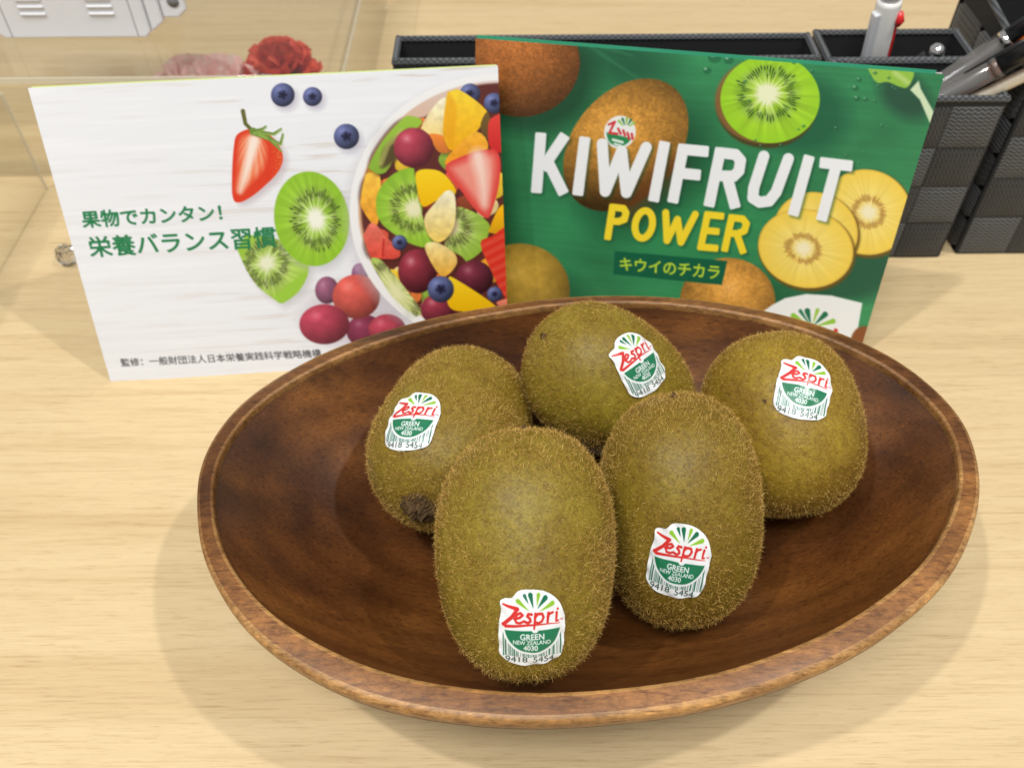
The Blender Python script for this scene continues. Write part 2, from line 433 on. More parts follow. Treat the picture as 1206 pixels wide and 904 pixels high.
def vnoise(h, w, gy, gx, seed):
    g = np.random.default_rng(seed).random((gy+2, gx+2))
    y = np.linspace(0, gy, h); x = np.linspace(0, gx, w)
    yi = y.astype(int); xi = x.astype(int); fy = (y-yi)[:, None]; fx = (x-xi)[None]
    fy = fy*fy*(3-2*fy); fx = fx*fx*(3-2*fx)
    a = g[yi][:, xi]; b = g[yi][:, xi+1]; c = g[yi+1][:, xi]; d = g[yi+1][:, xi+1]
    return (a*(1-fx)+b*fx)*(1-fy)+(c*(1-fx)+d*fx)*fy
def fbm(h, w, gy, gx, seed, n=4):
    return sum(vnoise(h, w, gy*2**i, gx*2**i, seed+i)*.5**i for i in range(n))/sum(.5**i for i in range(n))
def text_tris(s):
    """outline triangles of a line of lettering, scaled to the unit box"""
    cu = bpy.data.curves.new('lettering', 'FONT'); cu.body = s; cu.size = 1;  cu.resolution_u = 4; cu.fill_mode = 'BOTH'
    o = bpy.data.objects.new('lettering', cu); COL.objects.link(o)
    dg = bpy.context.evaluated_depsgraph_get(); dg.update()
    me = bpy.data.meshes.new_from_object(o.evaluated_get(dg))
    me.calc_loop_triangles()
    V = np.array([v.co[:2] for v in me.vertices]); T = np.array([t.vertices[:] for t in me.loop_triangles])
    bpy.data.objects.remove(o); bpy.data.curves.remove(cu); bpy.data.meshes.remove(me)
    V = (V-V.min(0))/(V.max(0)-V.min(0)); return V, T
def raster(V, T, h, w, ss=3, bold=0):
    """coverage of triangles given in grid coordinates (col,row)"""
    H_, W_ = h*ss, w*ss; A = np.zeros((H_, W_), bool); P = (V+.5)*ss-.5
    for t in T:
        a, b, c = P[t]
        x0, y0 = np.maximum(np.floor(np.minimum(np.minimum(a, b), c)).astype(int), 0)
        x1, y1 = np.ceil(np.maximum(np.maximum(a, b), c)).astype(int)+1
        x1 = min(x1, W_); y1 = min(y1, H_)
        if x1 <= x0 or y1 <= y0: continue
        den = (b[1]-c[1])*(a[0]-c[0])+(c[0]-b[0])*(a[1]-c[1])
        if abs(den) < 1e-9: continue
        yy, xx = np.mgrid[y0:y1, x0:x1]
        l0 = ((b[1]-c[1])*(xx-c[0])+(c[0]-b[0])*(yy-c[1]))/den
        l1 = ((c[1]-a[1])*(xx-c[0])+(a[0]-c[0])*(yy-c[1]))/den
        A[y0:y1, x0:x1] |= (l0 >= -1e-4) & (l1 >= -1e-4) & (l0+l1 <= 1.0001)
    if bold:
        B_ = A.copy()
        for dy in range(-bold, bold+1):
            for dx in range(-bold, bold+1):
                if dx*dx+dy*dy <= bold*bold+.5: B_ |= np.roll(A, (dy, dx), (0, 1))
        A = B_
    return A.reshape(h, ss, w, ss).mean((1, 3))
def quad_map(V, q):
    """unit box -> quad corners TL, TR, BL, BR"""
    q = np.asarray(q, float); u = V[:, :1]; v = V[:, 1:]
    return (q[0]*(1-u)+q[1]*u)*v+(q[2]*(1-u)+q[3]*u)*(1-v)
def grid_mesh(name, P, C, mat, parent, keep=None):
    """P (h,w,3) mm, C (h,w,3) linear colours stored as the 'ink' attribute"""
    h, w_ = P.shape[:2]; ii = np.arange(h*w_).reshape(h, w_)
    Q = np.stack([ii[:-1, :-1], ii[1:, :-1], ii[1:, 1:], ii[:-1, 1:]], -1).reshape(-1, 4)
    V = P.reshape(-1, 3); K = C.reshape(-1, 3)
    if keep is not None:
        kk = keep.ravel(); Q = Q[kk[Q].all(1)]; used = np.unique(Q); re = np.full(len(V), -1); re[used] = np.arange(len(used))
        V = V[used]; K = K[used]; Q = re[Q]
    o = fast_mesh(name, V, Q, None, mat, parent)
    a = o.data.color_attributes.new('ink', 'FLOAT_COLOR', 'POINT')
    a.data.foreach_set('color', np.c_[K, np.ones(len(K))].astype(np.float32).ravel())
    return o
INK = .80      # reflectance of full paper white in print
def ink(c): return lin(np.clip(c, 0, 255))*INK

def kiwi_slice(cv, cx, cy, rx, ry, rot, flesh, edge, core, seed_col, core_r=(.2, .36), seed_r=(.36, .62), clip=None, off=(0, 0), seed=1, rind=None, streak=1.):
    X, Y = cv.X, cv.Y
    rho, ph, d = ell(X, Y, cx, cy, rx, ry, rot)
    m_ = cv.mask(d)
    if clip is not None: m_ = m_*cv.mask(clip)
    rc, pc, _ = ell(X, Y, cx+off[0], cy+off[1], rx, ry, rot)
    g = np.random.default_rng(seed); tab = g.random(97); tb2 = g.random(53)
    a = (pc/(2*math.pi)) % 1
    fi = a*96; i0 = fi.astype(int); n1 = tab[i0]*(1-(fi-i0))+tab[(i0+1) % 96]*(fi-i0)
    fl = np.asarray(flesh, float); ed = np.asarray(edge, float); co = np.asarray(core, float)
    t = np.clip((rho-.55)/.45, 0, 1)[..., None]
    col = fl*(1-t)+ed*t
    col = col*(1+.16*streak*(n1-.5)[..., None]*np.clip(1.2-rho, 0, 1)[..., None]*2)
    pale = np.clip(1-np.abs(rc-.42)/.3, 0, 1)*(n1 > .55)*.4*streak
    col = col*(1-pale[..., None])+co*pale[..., None]
    # seeds: short dark radial dashes
    ns = 62; sa = a*ns; k = sa.astype(int) % ns; fr = np.abs(sa-np.floor(sa)-.5)
    r0 = seed_r[0]+(seed_r[1]-seed_r[0])*g.random(ns)[k]*.65; ln = .05+.08*g.random(ns)[k]
    sd = np.clip(1-np.abs(rc-r0)/ln, 0, 1)*np.clip((.34-fr)/.25, 0, 1)*(g.random(ns)[k] > .12)
    k2 = (k*7+3) % ns; r1 = seed_r[0]+(seed_r[1]-seed_r[0])*(.3+.7*g.random(ns)[k2])
    sd = np.maximum(sd, np.clip(1-np.abs(rc-r1)/.07, 0, 1)*np.clip((.32-fr)/.25, 0, 1)*(g.random(ns)[k] > .4))
    halo = np.clip(1-np.abs(rc-np.mean(seed_r))/((seed_r[1]-seed_r[0])*.75), 0, 1)*.28
    col = col*(1-halo[..., None])+np.asarray(seed_col)*1.6*halo[..., None]
    col = col*(1-np.clip(sd*1.5, 0, .95)[..., None])+np.asarray(seed_col, float)*np.clip(sd*1.5, 0, .95)[..., None]
    cm = np.clip((core_r[1]+.1*(n1-.5)-rc)/(core_r[1]-core_r[0]), 0, 1)
    col = col*(1-cm[..., None])+co*cm[..., None]
    if rind is not None:
        rm = np.clip((rho-.95)/.04, 0, 1)[..., None]; col = col*(1-rm)+np.asarray(rind)*rm
    cv.put(m_, col)
def ball(cv, cx, cy, rx, ry, col, rot=0, light=(-.35, -.45), gloss=.5, speck=0, dark=.45, clip=None, seed=3):
    rho, ph, d = ell(cv.X, cv.Y, cx, cy, rx, ry, rot)
    x = (cv.X-cx)/rx-light[0]; y = (cv.Y-cy)/ry-light[1]; q = np.hypot(x, y)
    sh = 1.22-(1.22-dark)*np.clip(q/1.5, 0, 1)**1.3
    c = np.asarray(col, float)*sh[..., None]
    if speck: c = c*(1+speck*(np.random.default_rng(seed).random(cv.X.shape)-.5))[..., None]
    c = c*(.90+.2*fbm(*cv.X.shape, 40, 56, seed+int(cx), 3))[..., None]
    if speck > .1: c = c*(.87+.26*fbm(*cv.X.shape, 130, 170, seed+7, 2))[..., None]
    g = np.clip(1-q/.42, 0, 1)**2*gloss
    c = c*(1-g[..., None])+np.array([255, 240, 235])*g[..., None]
    m_ = cv.mask(d)
    if clip is not None: m_ = m_*cv.mask(clip)
    cv.put(m_, c)
def blueberry(cv, x, y, r, sd=0):
    ball(cv, x, y, r, r*1.0, (98, 106, 152), gloss=.12, dark=.42)
    cv.fill(ell(cv.X, cv.Y, x, y, r*.42, r*.38)[2], (52, 54, 92), 4, .6)
    for a in range(5):
        t = a*1.256+sd; cv.fill(seg_d(cv.X, cv.Y, [(x, y), (x+.3*r*math.cos(t), y+.27*r*math.sin(t))], .11*r), (30, 30, 54), 2, .8)

# ------------------------------------------------------------------ leaflets
CW, CHT = 182.0, 129.2
class Card:
    def __init__(s, x, y, yaw, lean):
        s.e = np.array([math.cos(yaw), math.sin(yaw), 0]); s.n = np.array([-math.sin(yaw), math.cos(yaw), 0])
        s.up = math.cos(lean)*np.array([0, 0, 1.])+math.sin(lean)*s.n
        s.b = np.array([x, y, 0.]); s.norm = np.cross(s.e, s.up)   # towards the viewer
        s.lean = lean
    def pt(s, u, v): return s.b+np.asarray(u)[..., None]*CW*s.e+np.asarray(v)[..., None]*CHT*s.up
    def uv(s, px, py):
        d = ray(px, py); t = ((s.b-CAM)@s.norm)/(d@s.norm); p = CAM+d*t-s.b
        return p@s.e/CW, p@s.up/CHT
    def grid(s, nw, nh):
        u, v = np.meshgrid(np.linspace(0, 1, nw), np.linspace(1, 0, nh)); P = s.pt(u, v)
        q = project(P); return u, v, P, q[..., 0], q[..., 1]
    def text(s, cv, string, quad, col, bold=0, alpha=1.):
        V, T = text_tris(string); p = quad_map(V, quad)
        g = np.array([s.uv(*k) for k in p]); g = np.c_[g[:, 0]*(cv.w-1), (1-g[:, 1])*(cv.h-1)]
        cv.put(raster(g, T, cv.h, cv.w, 4, bold)*alpha, col)
NW, NH = 620, 440
def c_(ox, oy, sc_): return lambda *p: [(ox+x/sc_, oy+y/sc_) for x, y in p]
cA = Card(-182.7, 274.9, math.radians(4.5), math.radians(19.5))
cB = Card(-18.6, 318.3, math.radians(-9.9), math.radians(12.8))

def art_fruit():
    u, v, P, X, Y = cA.grid(NW, NH)
    cv = Canvas(X, Y, (241, 242, 245), 1.2)
    st = fbm(NH, NW, 90, 5, 11, 4); st2 = fbm(NH, NW, 30, 6, 40, 3); pres = np.clip((u-.05)*1.6, .25, 1)
    k = np.clip((st-.58)/.1, 0, 1)*np.clip((st2-.42)/.15, 0, 1)*pres
    cv.put(k*.34, (196, 172, 150)); cv.put(np.clip(.46-st, 0, 1)*1.6, (252, 252, 254))
    for yy in (.30, .62): cv.put(np.clip(1-np.abs(v-yy-.004*np.sin(u*9))/.004, 0, 1)*.13*pres, (150, 140, 132))
    a = c_(20, 60, 4.017); b = c_(300, 60, 3.766); d = c_(320, 220, 4.017); t3 = c_(20, 230, 3.0125)
    # loose blueberries
    for (x, y, r) in ((333, 112, 14), (368, 114, 11.3), (408, 161, 15)):
        cv.fill(ell(X, Y, x+4, y+5, r, r)[2], (190, 185, 200), 9, .7)
    for i, (x, y, r) in enumerate(((333, 112, 14), (368, 114, 11.3), (408, 161, 15))): blueberry(cv, x, y, r, i)
    # strawberry half
    sb = smooth_poly([(280, 158), (275, 175), (273, 209), (274, 233), (281, 239), (296, 232), (312, 219), (328, 202), (333, 184), (322, 163), (300, 152)])
    ds = poly_d(X, Y, sb); cv.fill(poly_d(X-6, Y-4, sb), (196, 180, 186), 8, .6)
    cv.fill(ds, (226, 62, 32))
    tip = np.array([279, 238.]); ang = np.arctan2(Y-150, X-300)
    inner = poly_d(X, Y, smooth_poly([(284, 165), (281, 200), (280, 226), (296, 214), (310, 196), (312, 172), (300, 160)]))
    cv.fill(inner, (243, 128, 84), 9); rays_ = .5+.5*np.sin(ang*38)
    cv.put(cv.mask(inner, 8)*rays_*.45, (255, 214, 190))
    cv.fill(seg_d(X, Y, [(299, 166), (292, 195), (283, 226)], 7, 2), (253, 232, 216), 7)
    sp = np.random.default_rng(5).random(X.shape)
    cv.put(cv.mask(ds)*np.clip((X-318)/8, 0, 1)*(sp > .8)*.5, (250, 190, 90))
    for q in ([(286, 131), (289, 146), (299, 156)],): cv.fill(seg_d(X, Y, q, 2.6, 2), (104, 104, 52))
    for q, ww in (([(298, 155), (318, 164), (331, 178)], 4.5), ([(303, 156), (322, 158), (331, 152)], 2.6), ([(297, 156), (309, 152), (313, 149)], 2.6), ([(318, 164), (330, 170), (333, 158)], 2)):
        cv.fill(seg_d(X, Y, q, ww, 1), (112, 142, 60)); cv.fill(seg_d(X-1.5, Y-1.5, q, ww*.4, .3), (150, 180, 84))
    # kiwi wedge, then slice
    wd = smooth_poly([(279, 282), (286, 310), (302, 336), (322, 352), (333, 357), (352, 343), (363, 322), (360, 305), (340, 288), (310, 278)])
    dw = poly_d(X, Y, wd); cv.fill(poly_d(X-5, Y-6, wd), (200, 196, 196), 9, .6)
    kiwi_slice(cv, 322, 312, 46, 52, 20, (176, 208, 92), (154, 200, 56), (238, 240, 206), (52, 56, 34), (.12, .3), (.34, .6), clip=dw, off=(-8, -2), seed=8)
    cv.fill(poly_d(X, Y, [(322, 352), (333, 340), (361, 320), (352, 343), (333, 357)]), (158, 206, 64), 3)
    cv.fill(ell(X, Y, 371, 264, 45, 56, -10)[2], (188, 188, 190), 10, .55)
    kiwi_slice(cv, 367, 258, 44, 56, -10, (160, 204, 62), (148, 198, 48), (250, 250, 230), (48, 56, 30), (.16, .34), (.4, .68), off=(5, 0), seed=4)
    # grapes
    cv.fill(ell(X, Y, 420, 372, 62, 38)[2], (206, 196, 204), 20, .7)
    for (x, y, rx, ry, c) in ((424, 322, 10, 12, (140, 92, 128)), (385, 342, 14, 16, (150, 92, 120)), (430, 390, 22, 19, (132, 52, 78)), (456, 388, 22, 18, (176, 66, 84)), (419.6, 349.5, 28, 26, (212, 92, 82)), (382, 382, 29.5, 23.5, (176, 62, 84))):
        ball(cv, x, y, rx, ry, c, gloss=.25, dark=.6, speck=.06)
    # salad bowl
    br, bp, bd = ell(X, Y, 590, 248, 178, 161)
    cv.fill(ell(X, Y, 584, 254, 178, 161)[2], (205, 200, 205), 14, .5)
    cv.fill(bd, (246, 244, 242)); bi = ell(X, Y, 592, 247, 170, 152)[2]
    g = np.clip((Y-90)/80, 0, 1)[..., None]
    cv.put(cv.mask(bi, 2), np.array([226, 205, 198])*(1-g)+np.array([222, 178, 140])*g)
    inn = poly_d(X, Y, smooth_poly([(452, 165), (470, 145), (500, 138), (540, 112), (600, 105), (610, 370), (500, 376), (470, 362), (440, 312), (424, 270), (428, 215)]))
    cv.put(cv.mask(np.maximum(bi+3, inn), 3), (98, 46, 40))
    gg = np.random.default_rng(77); clip_in = np.maximum(bi+3, inn)
    ftex = [fbm(NH, NW, 70, 96, q, 2) for q in range(4)]
    for q in range(46):     # small pieces filling the gaps
        cx_, cy_ = 430+gg.random()*165, 150+gg.random()*225; rr = 9+gg.random()*8; k_ = gg.integers(4, 7)
        pts_ = smooth_poly([(cx_+rr*(.7+.5*gg.random())*math.cos(t_), cy_+rr*(.7+.5*gg.random())*math.sin(t_)) for t_ in np.arange(k_)/k_*6.283+gg.random()*6], 4)
        col_ = [(244, 168, 44), (236, 96, 70), (250, 206, 60), (150, 188, 66), (240, 130, 60), (206, 58, 50), (246, 220, 150)][gg.integers(0, 7)]
        dd_ = poly_d(X, Y, pts_); cv.put(cv.mask(np.maximum(poly_d(X-1.5, Y-2.5, pts_), clip_in), 5)*.6, (84, 36, 30))
        cv.put(cv.mask(np.maximum(dd_, clip_in)), np.clip(np.asarray(col_)*(1.08-.25*np.clip((Y-cy_)/rr*.5+.5, 0, 1))[..., None]*(.92+.16*ftex[q % 4])[..., None], 0, 255))
    def pc(pts, col, hi=None, tex=0, seed=0):
        pp = smooth_poly(pts, 4); dd = np.maximum(poly_d(X, Y, pp), bi+2)
        cv.fill(poly_d(X-2, Y-3, pp), (60, 26, 22), 6, .45*1)
        c = np.asarray(col, float)
        xs = pp[:, 0]; ys = pp[:, 1]
        g_ = np.clip((Y-ys.min())/(np.ptp(ys)+1e-6), 0, 1)[..., None]
        cc = c*(1.1-.22*g_) if hi is None else np.asarray(hi, float)*(1-g_)+c*g_
        if tex: cc = cc*(1+tex*(fbm(NH, NW, 60, 84, seed, 2)-.5))[..., None]
        cv.put(cv.mask(dd), np.clip(cc, 0, 255)); return dd
    pc(b((450, 640), (470, 560), (540, 540), (560, 600), (545, 770), (500, 740)), (240, 160, 44), (250, 196, 70), .3, 3)
    pc(b((505, 520), (500, 440), (545, 345), (620, 298), (700, 290), (742, 320), (660, 400), (580, 540)), (140, 180, 56), (160, 200, 66))
    cv.fill(poly_d(X, Y, smooth_poly(b((560, 520), (575, 430), (640, 370), (700, 350), (640, 470)))), (88, 74, 40), 5)
    cv.fill(seg_d(X, Y, b((560, 500), (590, 420), (650, 360)), 3), (196, 200, 110), 3, .6)
    for (x, y) in b((955, 190), (1062, 232)): blueberry(cv, x, y, 12)
    pc(b((800, 240), (850, 212), (846, 330), (836, 385), (775, 372), (738, 342)), (244, 214, 130), (252, 244, 214), .2, 5)
    pc(b((775, 370), (840, 380), (872, 445), (822, 452), (795, 420)), (232, 132, 52))
    pc(b((860, 178), (920, 180), (1026, 262), (1020, 312), (940, 402), (870, 442), (836, 370), (842, 270)), (246, 176, 20), (255, 218, 60), .12, 9)
    cv.fill(poly_d(X, Y, b((842, 270), (860, 180), (900, 250), (880, 430), (838, 375))), (238, 158, 22), 4, .5)
    pc(b((1000, 340), (1030, 270), (1050, 330), (1040, 420)), (110, 84, 40))
    pc(b((845, 505), (880, 440), (985, 358), (1035, 432), (930, 500)), (244, 150, 30), (252, 186, 56), .2, 12)
    pc(b((1035, 330), (1060, 292), (1110, 290), (1110, 440), (1045, 432)), (208, 40, 40), (232, 70, 60))
    ball(cv, *b((705, 430))[0], 23.5, 23.5, (172, 62, 80), gloss=.4, dark=.5)
    pc(b((715, 540), (800, 528), (855, 562), (892, 632), (810, 664), (750, 692), (728, 650)), (248, 190, 8), (255, 216, 34))
    pc(b((890, 660), (960, 640), (975, 700), (900, 700)), (150, 70, 44))
    stb = smooth_poly(b((845, 520), (915, 470), (1045, 436), (1088, 480), (1082, 600), (1045, 728), (1020, 738), (975, 700), (915, 620)), 5)
    dd = poly_d(X, Y, stb); cv.fill(dd, (228, 74, 66)); cv.fill(dd+7, (244, 150, 132), 10)
    cv.fill(seg_d(X, Y, b((990, 470), (1010, 560), (1020, 680)), 9, 3), (252, 214, 196), 12)
    kd = poly_d(X, Y, smooth_poly(b((538, 690), (548, 610), (604, 540), (695, 518), (712, 560), (735, 700), (778, 835), (768, 872), (690, 855), (600, 800), (552, 750)), 5))
    kiwi_slice(cv, *b((705, 700))[0], 46, 48, 10, (168, 206, 70), (142, 192, 50), (240, 236, 190), (44, 46, 26), (.15, .32), (.38, .62), clip=kd, seed=21)
    kd = poly_d(X, Y, smooth_poly(d((860, 110), (930, 108), (1020, 165), (1025, 225), (952, 378), (900, 330), (815, 268)), 5))
    kiwi_slice(cv, *d((850, 190))[0], 46, 44, 0, (170, 200, 90), (150, 190, 60), (236, 226, 176), (50, 44, 30), (.14, .3), (.3, .56), clip=kd, seed=22)
    pc(d((722, 150), (770, 80), (830, 18), (868, 50), (862, 190), (800, 262), (745, 235)), (242, 206, 100), (253, 246, 212), .2, 15)
    pc(d((415, 300), (445, 205), (482, 172), (545, 240), (605, 300), (590, 340), (480, 336)), (226, 78, 62), (240, 124, 104), .2, 18)
    cv.fill(seg_d(X, Y, d((530, 250), (525, 330)), 1), (190, 44, 40), 2)
    blueberry(cv, *d((605, 265))[0], 9)
    kd = kd
    ball(cv, *d((960, 430))[0], 22, 20, (118, 46, 62), gloss=.3, dark=.4)
    ball(cv, *d((690, 400))[0], 23, 26, (146, 52, 66), gloss=.45, dark=.4)
    pc(d((724, 290), (772, 262), (862, 312), (872, 372), (802, 424)), (238, 176, 60), (252, 230, 160), .2, 24)
    ball(cv, *d((785, 580))[0], 20, 18, (150, 54, 70), gloss=.35, dark=.45)
    kd = poly_d(X, Y, smooth_poly(d((472, 360), (495, 338), (540, 370), (640, 490), (704, 580), (690, 612), (640, 618), (560, 510)), 5))
    kiwi_slice(cv, *d((590, 500))[0], 34, 60, -35, (206, 214, 130), (150, 194, 66), (236, 234, 180), (50, 50, 30), (.1, .4), (.45, .7), clip=kd, seed=25)
    pc(d((1030, 200), (1075, 100), (1120, 90), (1120, 215), (1035, 218)), (246, 180, 20))
    stb = smooth_poly(d((988, 270), (1040, 235), (1130, 205), (1130, 520), (1090, 500), (1040, 400)), 5); dd = poly_d(X, Y, stb)
    cv.fill(dd, (220, 50, 34)); cv.put(cv.mask(dd)*(.5+.5*np.sin((X*.5+Y)*.55))*.3, (250, 140, 110))
    pc(d((835, 440), (872, 438), (1062, 566), (1000, 582), (880, 588), (832, 550)), (240, 184, 10), (255, 214, 40))
    blueberry(cv, *d((800, 485))[0], 15.5, .4); blueberry(cv, *d((1055, 508))[0], 9)
    pc(d((1065, 545), (1120, 530), (1120, 570), (1080, 566)), (236, 130, 104))
    cv.put(cv.mask(np.maximum(bd, -(bd+7)), 1.5)*.85, (247, 245, 243))
    G = (34, 126, 76)
    cA.text(cv, '果物でカンタン！', [(94.5, 249), (259, 241), (98.5, 268.5), (262, 260)], G, 3)
    cA.text(cv, '栄養バランス習慣', [(102, 279.5), (323.5, 267), (107.5, 303), (326, 291.5)], G, 3)
    cA.text(cv, '監修：一般財団法人日本栄養実践科学戦略機構', [(141, 422.5), (377, 411), (143, 432), (379, 420.5)], (84, 84, 88), 1)
    return P, cv.C

def art_kiwi():
    u, v, P, X, Y = cB.grid(NW, NH)
    cv = Canvas(X, Y, (54, 136, 86), 1.2)
    n = fbm(NH, NW, 5, 6, 70, 4); gr = fbm(NH, NW, 120, 6, 75, 2)
    cv.C *= (.80+.30*n+.10*gr)[..., None]
    a = c_(540, 30, 4.017); b = c_(820, 30, 4.017); d = c_(560, 220, 4.017); e = c_(800, 200, 4.017)
    cv.fill(seg_d(X, Y, [(575, 190), (600, 300)], 16), (28, 96, 62), 30, .5)
    cv.fill(ell(X, Y, 735, 72, 60, 26, 10)[2], (30, 84, 60), 30, .7)
    cv.fill(ell(X, Y, 800, 270, 80, 40)[2], (52, 150, 88), 50, .4)
    for q in ([(690, 52), (720, 72), (756, 96)], [(708, 55), (745, 66)]): cv.fill(seg_d(X, Y, q, 2, .6), (70, 150, 104), 4, .45)
    # whole brown kiwi, upper left corner
    cv.fill(ell(X, Y, 630, 92, 72, 66)[2], (22, 62, 42), 26, .75)
    ball(cv, 613, 73, 70, 65, (166, 100, 48), light=(-.1, -.35), gloss=0, dark=.4, speck=.3)
    # gold kiwi behind the title
    cv.fill(ell(X, Y, 760, 196, 88, 62, -46)[2], (24, 74, 50), 34, .7)
    ball(cv, 737, 171, 88, 62, (196, 140, 60), rot=-50, light=(-.12, -.32), gloss=.12, dark=.32, speck=.18)
    cv.fill(seg_d(X, Y, [(790, 200), (740, 246)], 14), (110, 62, 30), 24, .7)
    # small round sticker on it
    cv.fill(ell(X, Y, 730, 156, 18.5, 19.5, 20)[2], (244, 244, 240))
    cv.fill(np.maximum(ell(X, Y, 730, 156, 15.5, 17, 20)[2], -(Y-160-(X-730)*.25)), (46, 140, 84))
    for i, t in enumerate((-60, -36, -12, 12, 36)):
        t = math.radians(t-72); cv.fill(seg_d(X, Y, [(737+5*math.cos(t), 152+5*math.sin(t)), (737+12*math.cos(t), 152+12*math.sin(t))], .5, 1.6), ((150, 200, 80), (40, 120, 80))[i % 2])
    for q in ([(717, 147), (724, 144)], [(724, 144), (718, 156)], [(718, 157), (727, 158)], [(728, 152), (731, 158)], [(734, 154), (736, 160)], [(739, 157), (741, 164)], [(744, 158), (745, 164)]):
        cv.fill(seg_d(X, Y, q, 1.4), (214, 58, 60))
    cv.fill(seg_d(X, Y, [(722, 165), (733, 168)], 1.6), (226, 240, 226)); cv.fill(seg_d(X, Y, [(724, 170), (731, 172)], 1.3), (226, 240, 226))
    # green slice, its rind and cast shade
    cv.fill(ell(X, Y, 938, 134, 62, 46, 10)[2], (24, 88, 62), 22, .7)
    cv.fill(ell(X, Y, 903, 124, 60, 51)[2], (76, 70, 36), 3); cv.fill(ell(X, Y, 899, 119, 57, 50)[2], (150, 106, 60), 3, .8)
    kiwi_slice(cv, 907, 117, 58.5, 52, 0, (168, 214, 52), (158, 214, 44), (244, 248, 206), (34, 62, 32), (.18, .34), (.4, .66), off=(-3, -6), seed=31)
    # cut kiwi and stalk, upper right corner
    cv.fill(ell(X, Y, 1066, 112, 36, 24, 42)[2], (36, 66, 56), 16, .7)
    cv.fill(poly_d(X, Y, smooth_poly(b((822, 180), (828, 235), (858, 272), (905, 268), (960, 290), (1000, 292), (1030, 230), (1000, 180)))), (150, 196, 72), 2)
    cv.fill(seg_d(X, Y, b((940, 225), (1000, 270)), 3), (206, 226, 150), 4, .6)
    cv.fill(poly_d(X, Y, b((1012, 305), (1052, 262), (1062, 300), (1132, 425), (1112, 478), (1058, 352))), (212, 230, 190), 2)
    # water drops
    g = np.random.default_rng(3)
    for (x, y, r) in [(*b((50, 212))[0], 5), (*b((152, 162))[0], 6), (*b((85, 150))[0], 8), (*b((752, 295))[0], 4), (*b((770, 255))[0], 3), (*b((760, 345))[0], 4), (*b((800, 348))[0], 3)]+[(860+200*g.random(), 60+150*g.random(), 1.2+1.5*g.random()) for _ in range(26)]:
        cv.fill(ell(X, Y, x+.5, y+.8, r, r*.8)[2], (26, 90, 58), 1.5, .55); cv.fill(ell(X, Y, x-.3*r, y-.3*r, r*.35, r*.3)[2], (190, 230, 206), 1.2, .6)
    # round gold kiwis along the lower edge
    cv.fill(ell(X, Y, 650, 362, 46, 40)[2], (26, 84, 56), 26, .7)
    ball(cv, 612, 342, 59, 55, (196, 158, 62), light=(-.1, -.35), gloss=.1, dark=.35, speck=.1)
    cv.fill(ell(X, Y, 890, 366, 50, 44)[2], (26, 84, 56), 24, .6)
    ball(cv, 857, 354, 56, 50, (206, 148, 66), light=(.05, -.3), gloss=.12, dark=.4, speck=.12)
    # gold slices
    cv.fill(ell(X, Y, 1000, 322, 66, 34, -10)[2], (22, 74, 56), 20, .7)
    GA = dict(flesh=(250, 222, 110), edge=(250, 214, 84), core=(253, 242, 200), seed_col=(132, 84, 44), core_r=(.10, .27), seed_r=(.27, .38))
    def gold(x, y, rx, ry, rot, sd, off=(0, 0)):
        cv.fill(ell(X, Y, x+1.5, y+2.5, rx+1.5, ry+1.5, rot)[2], (110, 84, 30), 3, .9)
        kiwi_slice(cv, x, y, rx, ry, rot, seed=sd, rind=(232, 190, 76), streak=.3, off=off, **GA)
    gold(1021, 250, 53, 50, 20, 41, (2, 0)); gold(961, 272, 50, 45, 20, 42); gold(949, 293, 56.5, 46, 12, 43, (-3, 0))
    # title
    def letters(strokes, wd, col, sh):
        def bar(s_, dx, dy):
            if len(s_) > 2: return seg_d(X-dx, Y-dy, s_, wd)
            p0 = np.array(s_[0]); d_ = np.array(s_[1])-p0; Ls = np.hypot(*d_); d_ /= Ls
            al = (X-dx-p0[0])*d_[0]+(Y-dy-p0[1])*d_[1]; pe = -(X-dx-p0[0])*d_[1]+(Y-dy-p0[1])*d_[0]
            qx = np.abs(al-Ls/2)-(Ls/2+wd*.92)+2; qy = np.abs(pe)-wd+2
            return np.hypot(np.maximum(qx, 0), np.maximum(qy, 0))+np.minimum(np.maximum(qx, qy), 0)-2
        Dm = np.full(X.shape, 1e9); m2 = np.full(X.shape, 1e9)
        for s_ in strokes: Dm = np.minimum(Dm, bar(s_, 0, 0)); m2 = np.minimum(m2, bar(s_, 2.2, 2.6))
        cv.fill(m2, (16, 66, 44), 5, sh); cv.fill(Dm, col, 1.3)
    KI = [a((388, 532), (370, 770)), a((492, 538), (408, 662)), a((420, 640), (488, 778)),
          a((595, 552), (566, 782)), a((680, 562), (694, 786), (772, 596), (794, 792), (888, 578)),
          a((972, 574), (926, 812)), a((1062, 588), (1017, 818)), a((1062, 588), (1160, 597)), a((1042, 700), (1122, 708)),
          b((112, 604), (64, 836)), b((112, 604), (186, 612), (210, 640), (202, 690), (176, 716), (92, 712)), b((146, 716), (180, 844)),
          b((320, 620), (272, 770), (268, 818), (300, 838), (345, 832), (378, 790), (436, 632)), b((530, 640), (464, 878)),
          b((608, 652), (716, 664)), b((664, 658), (598, 902))]
    letters(KI, 6.6, (246, 247, 247), .55)
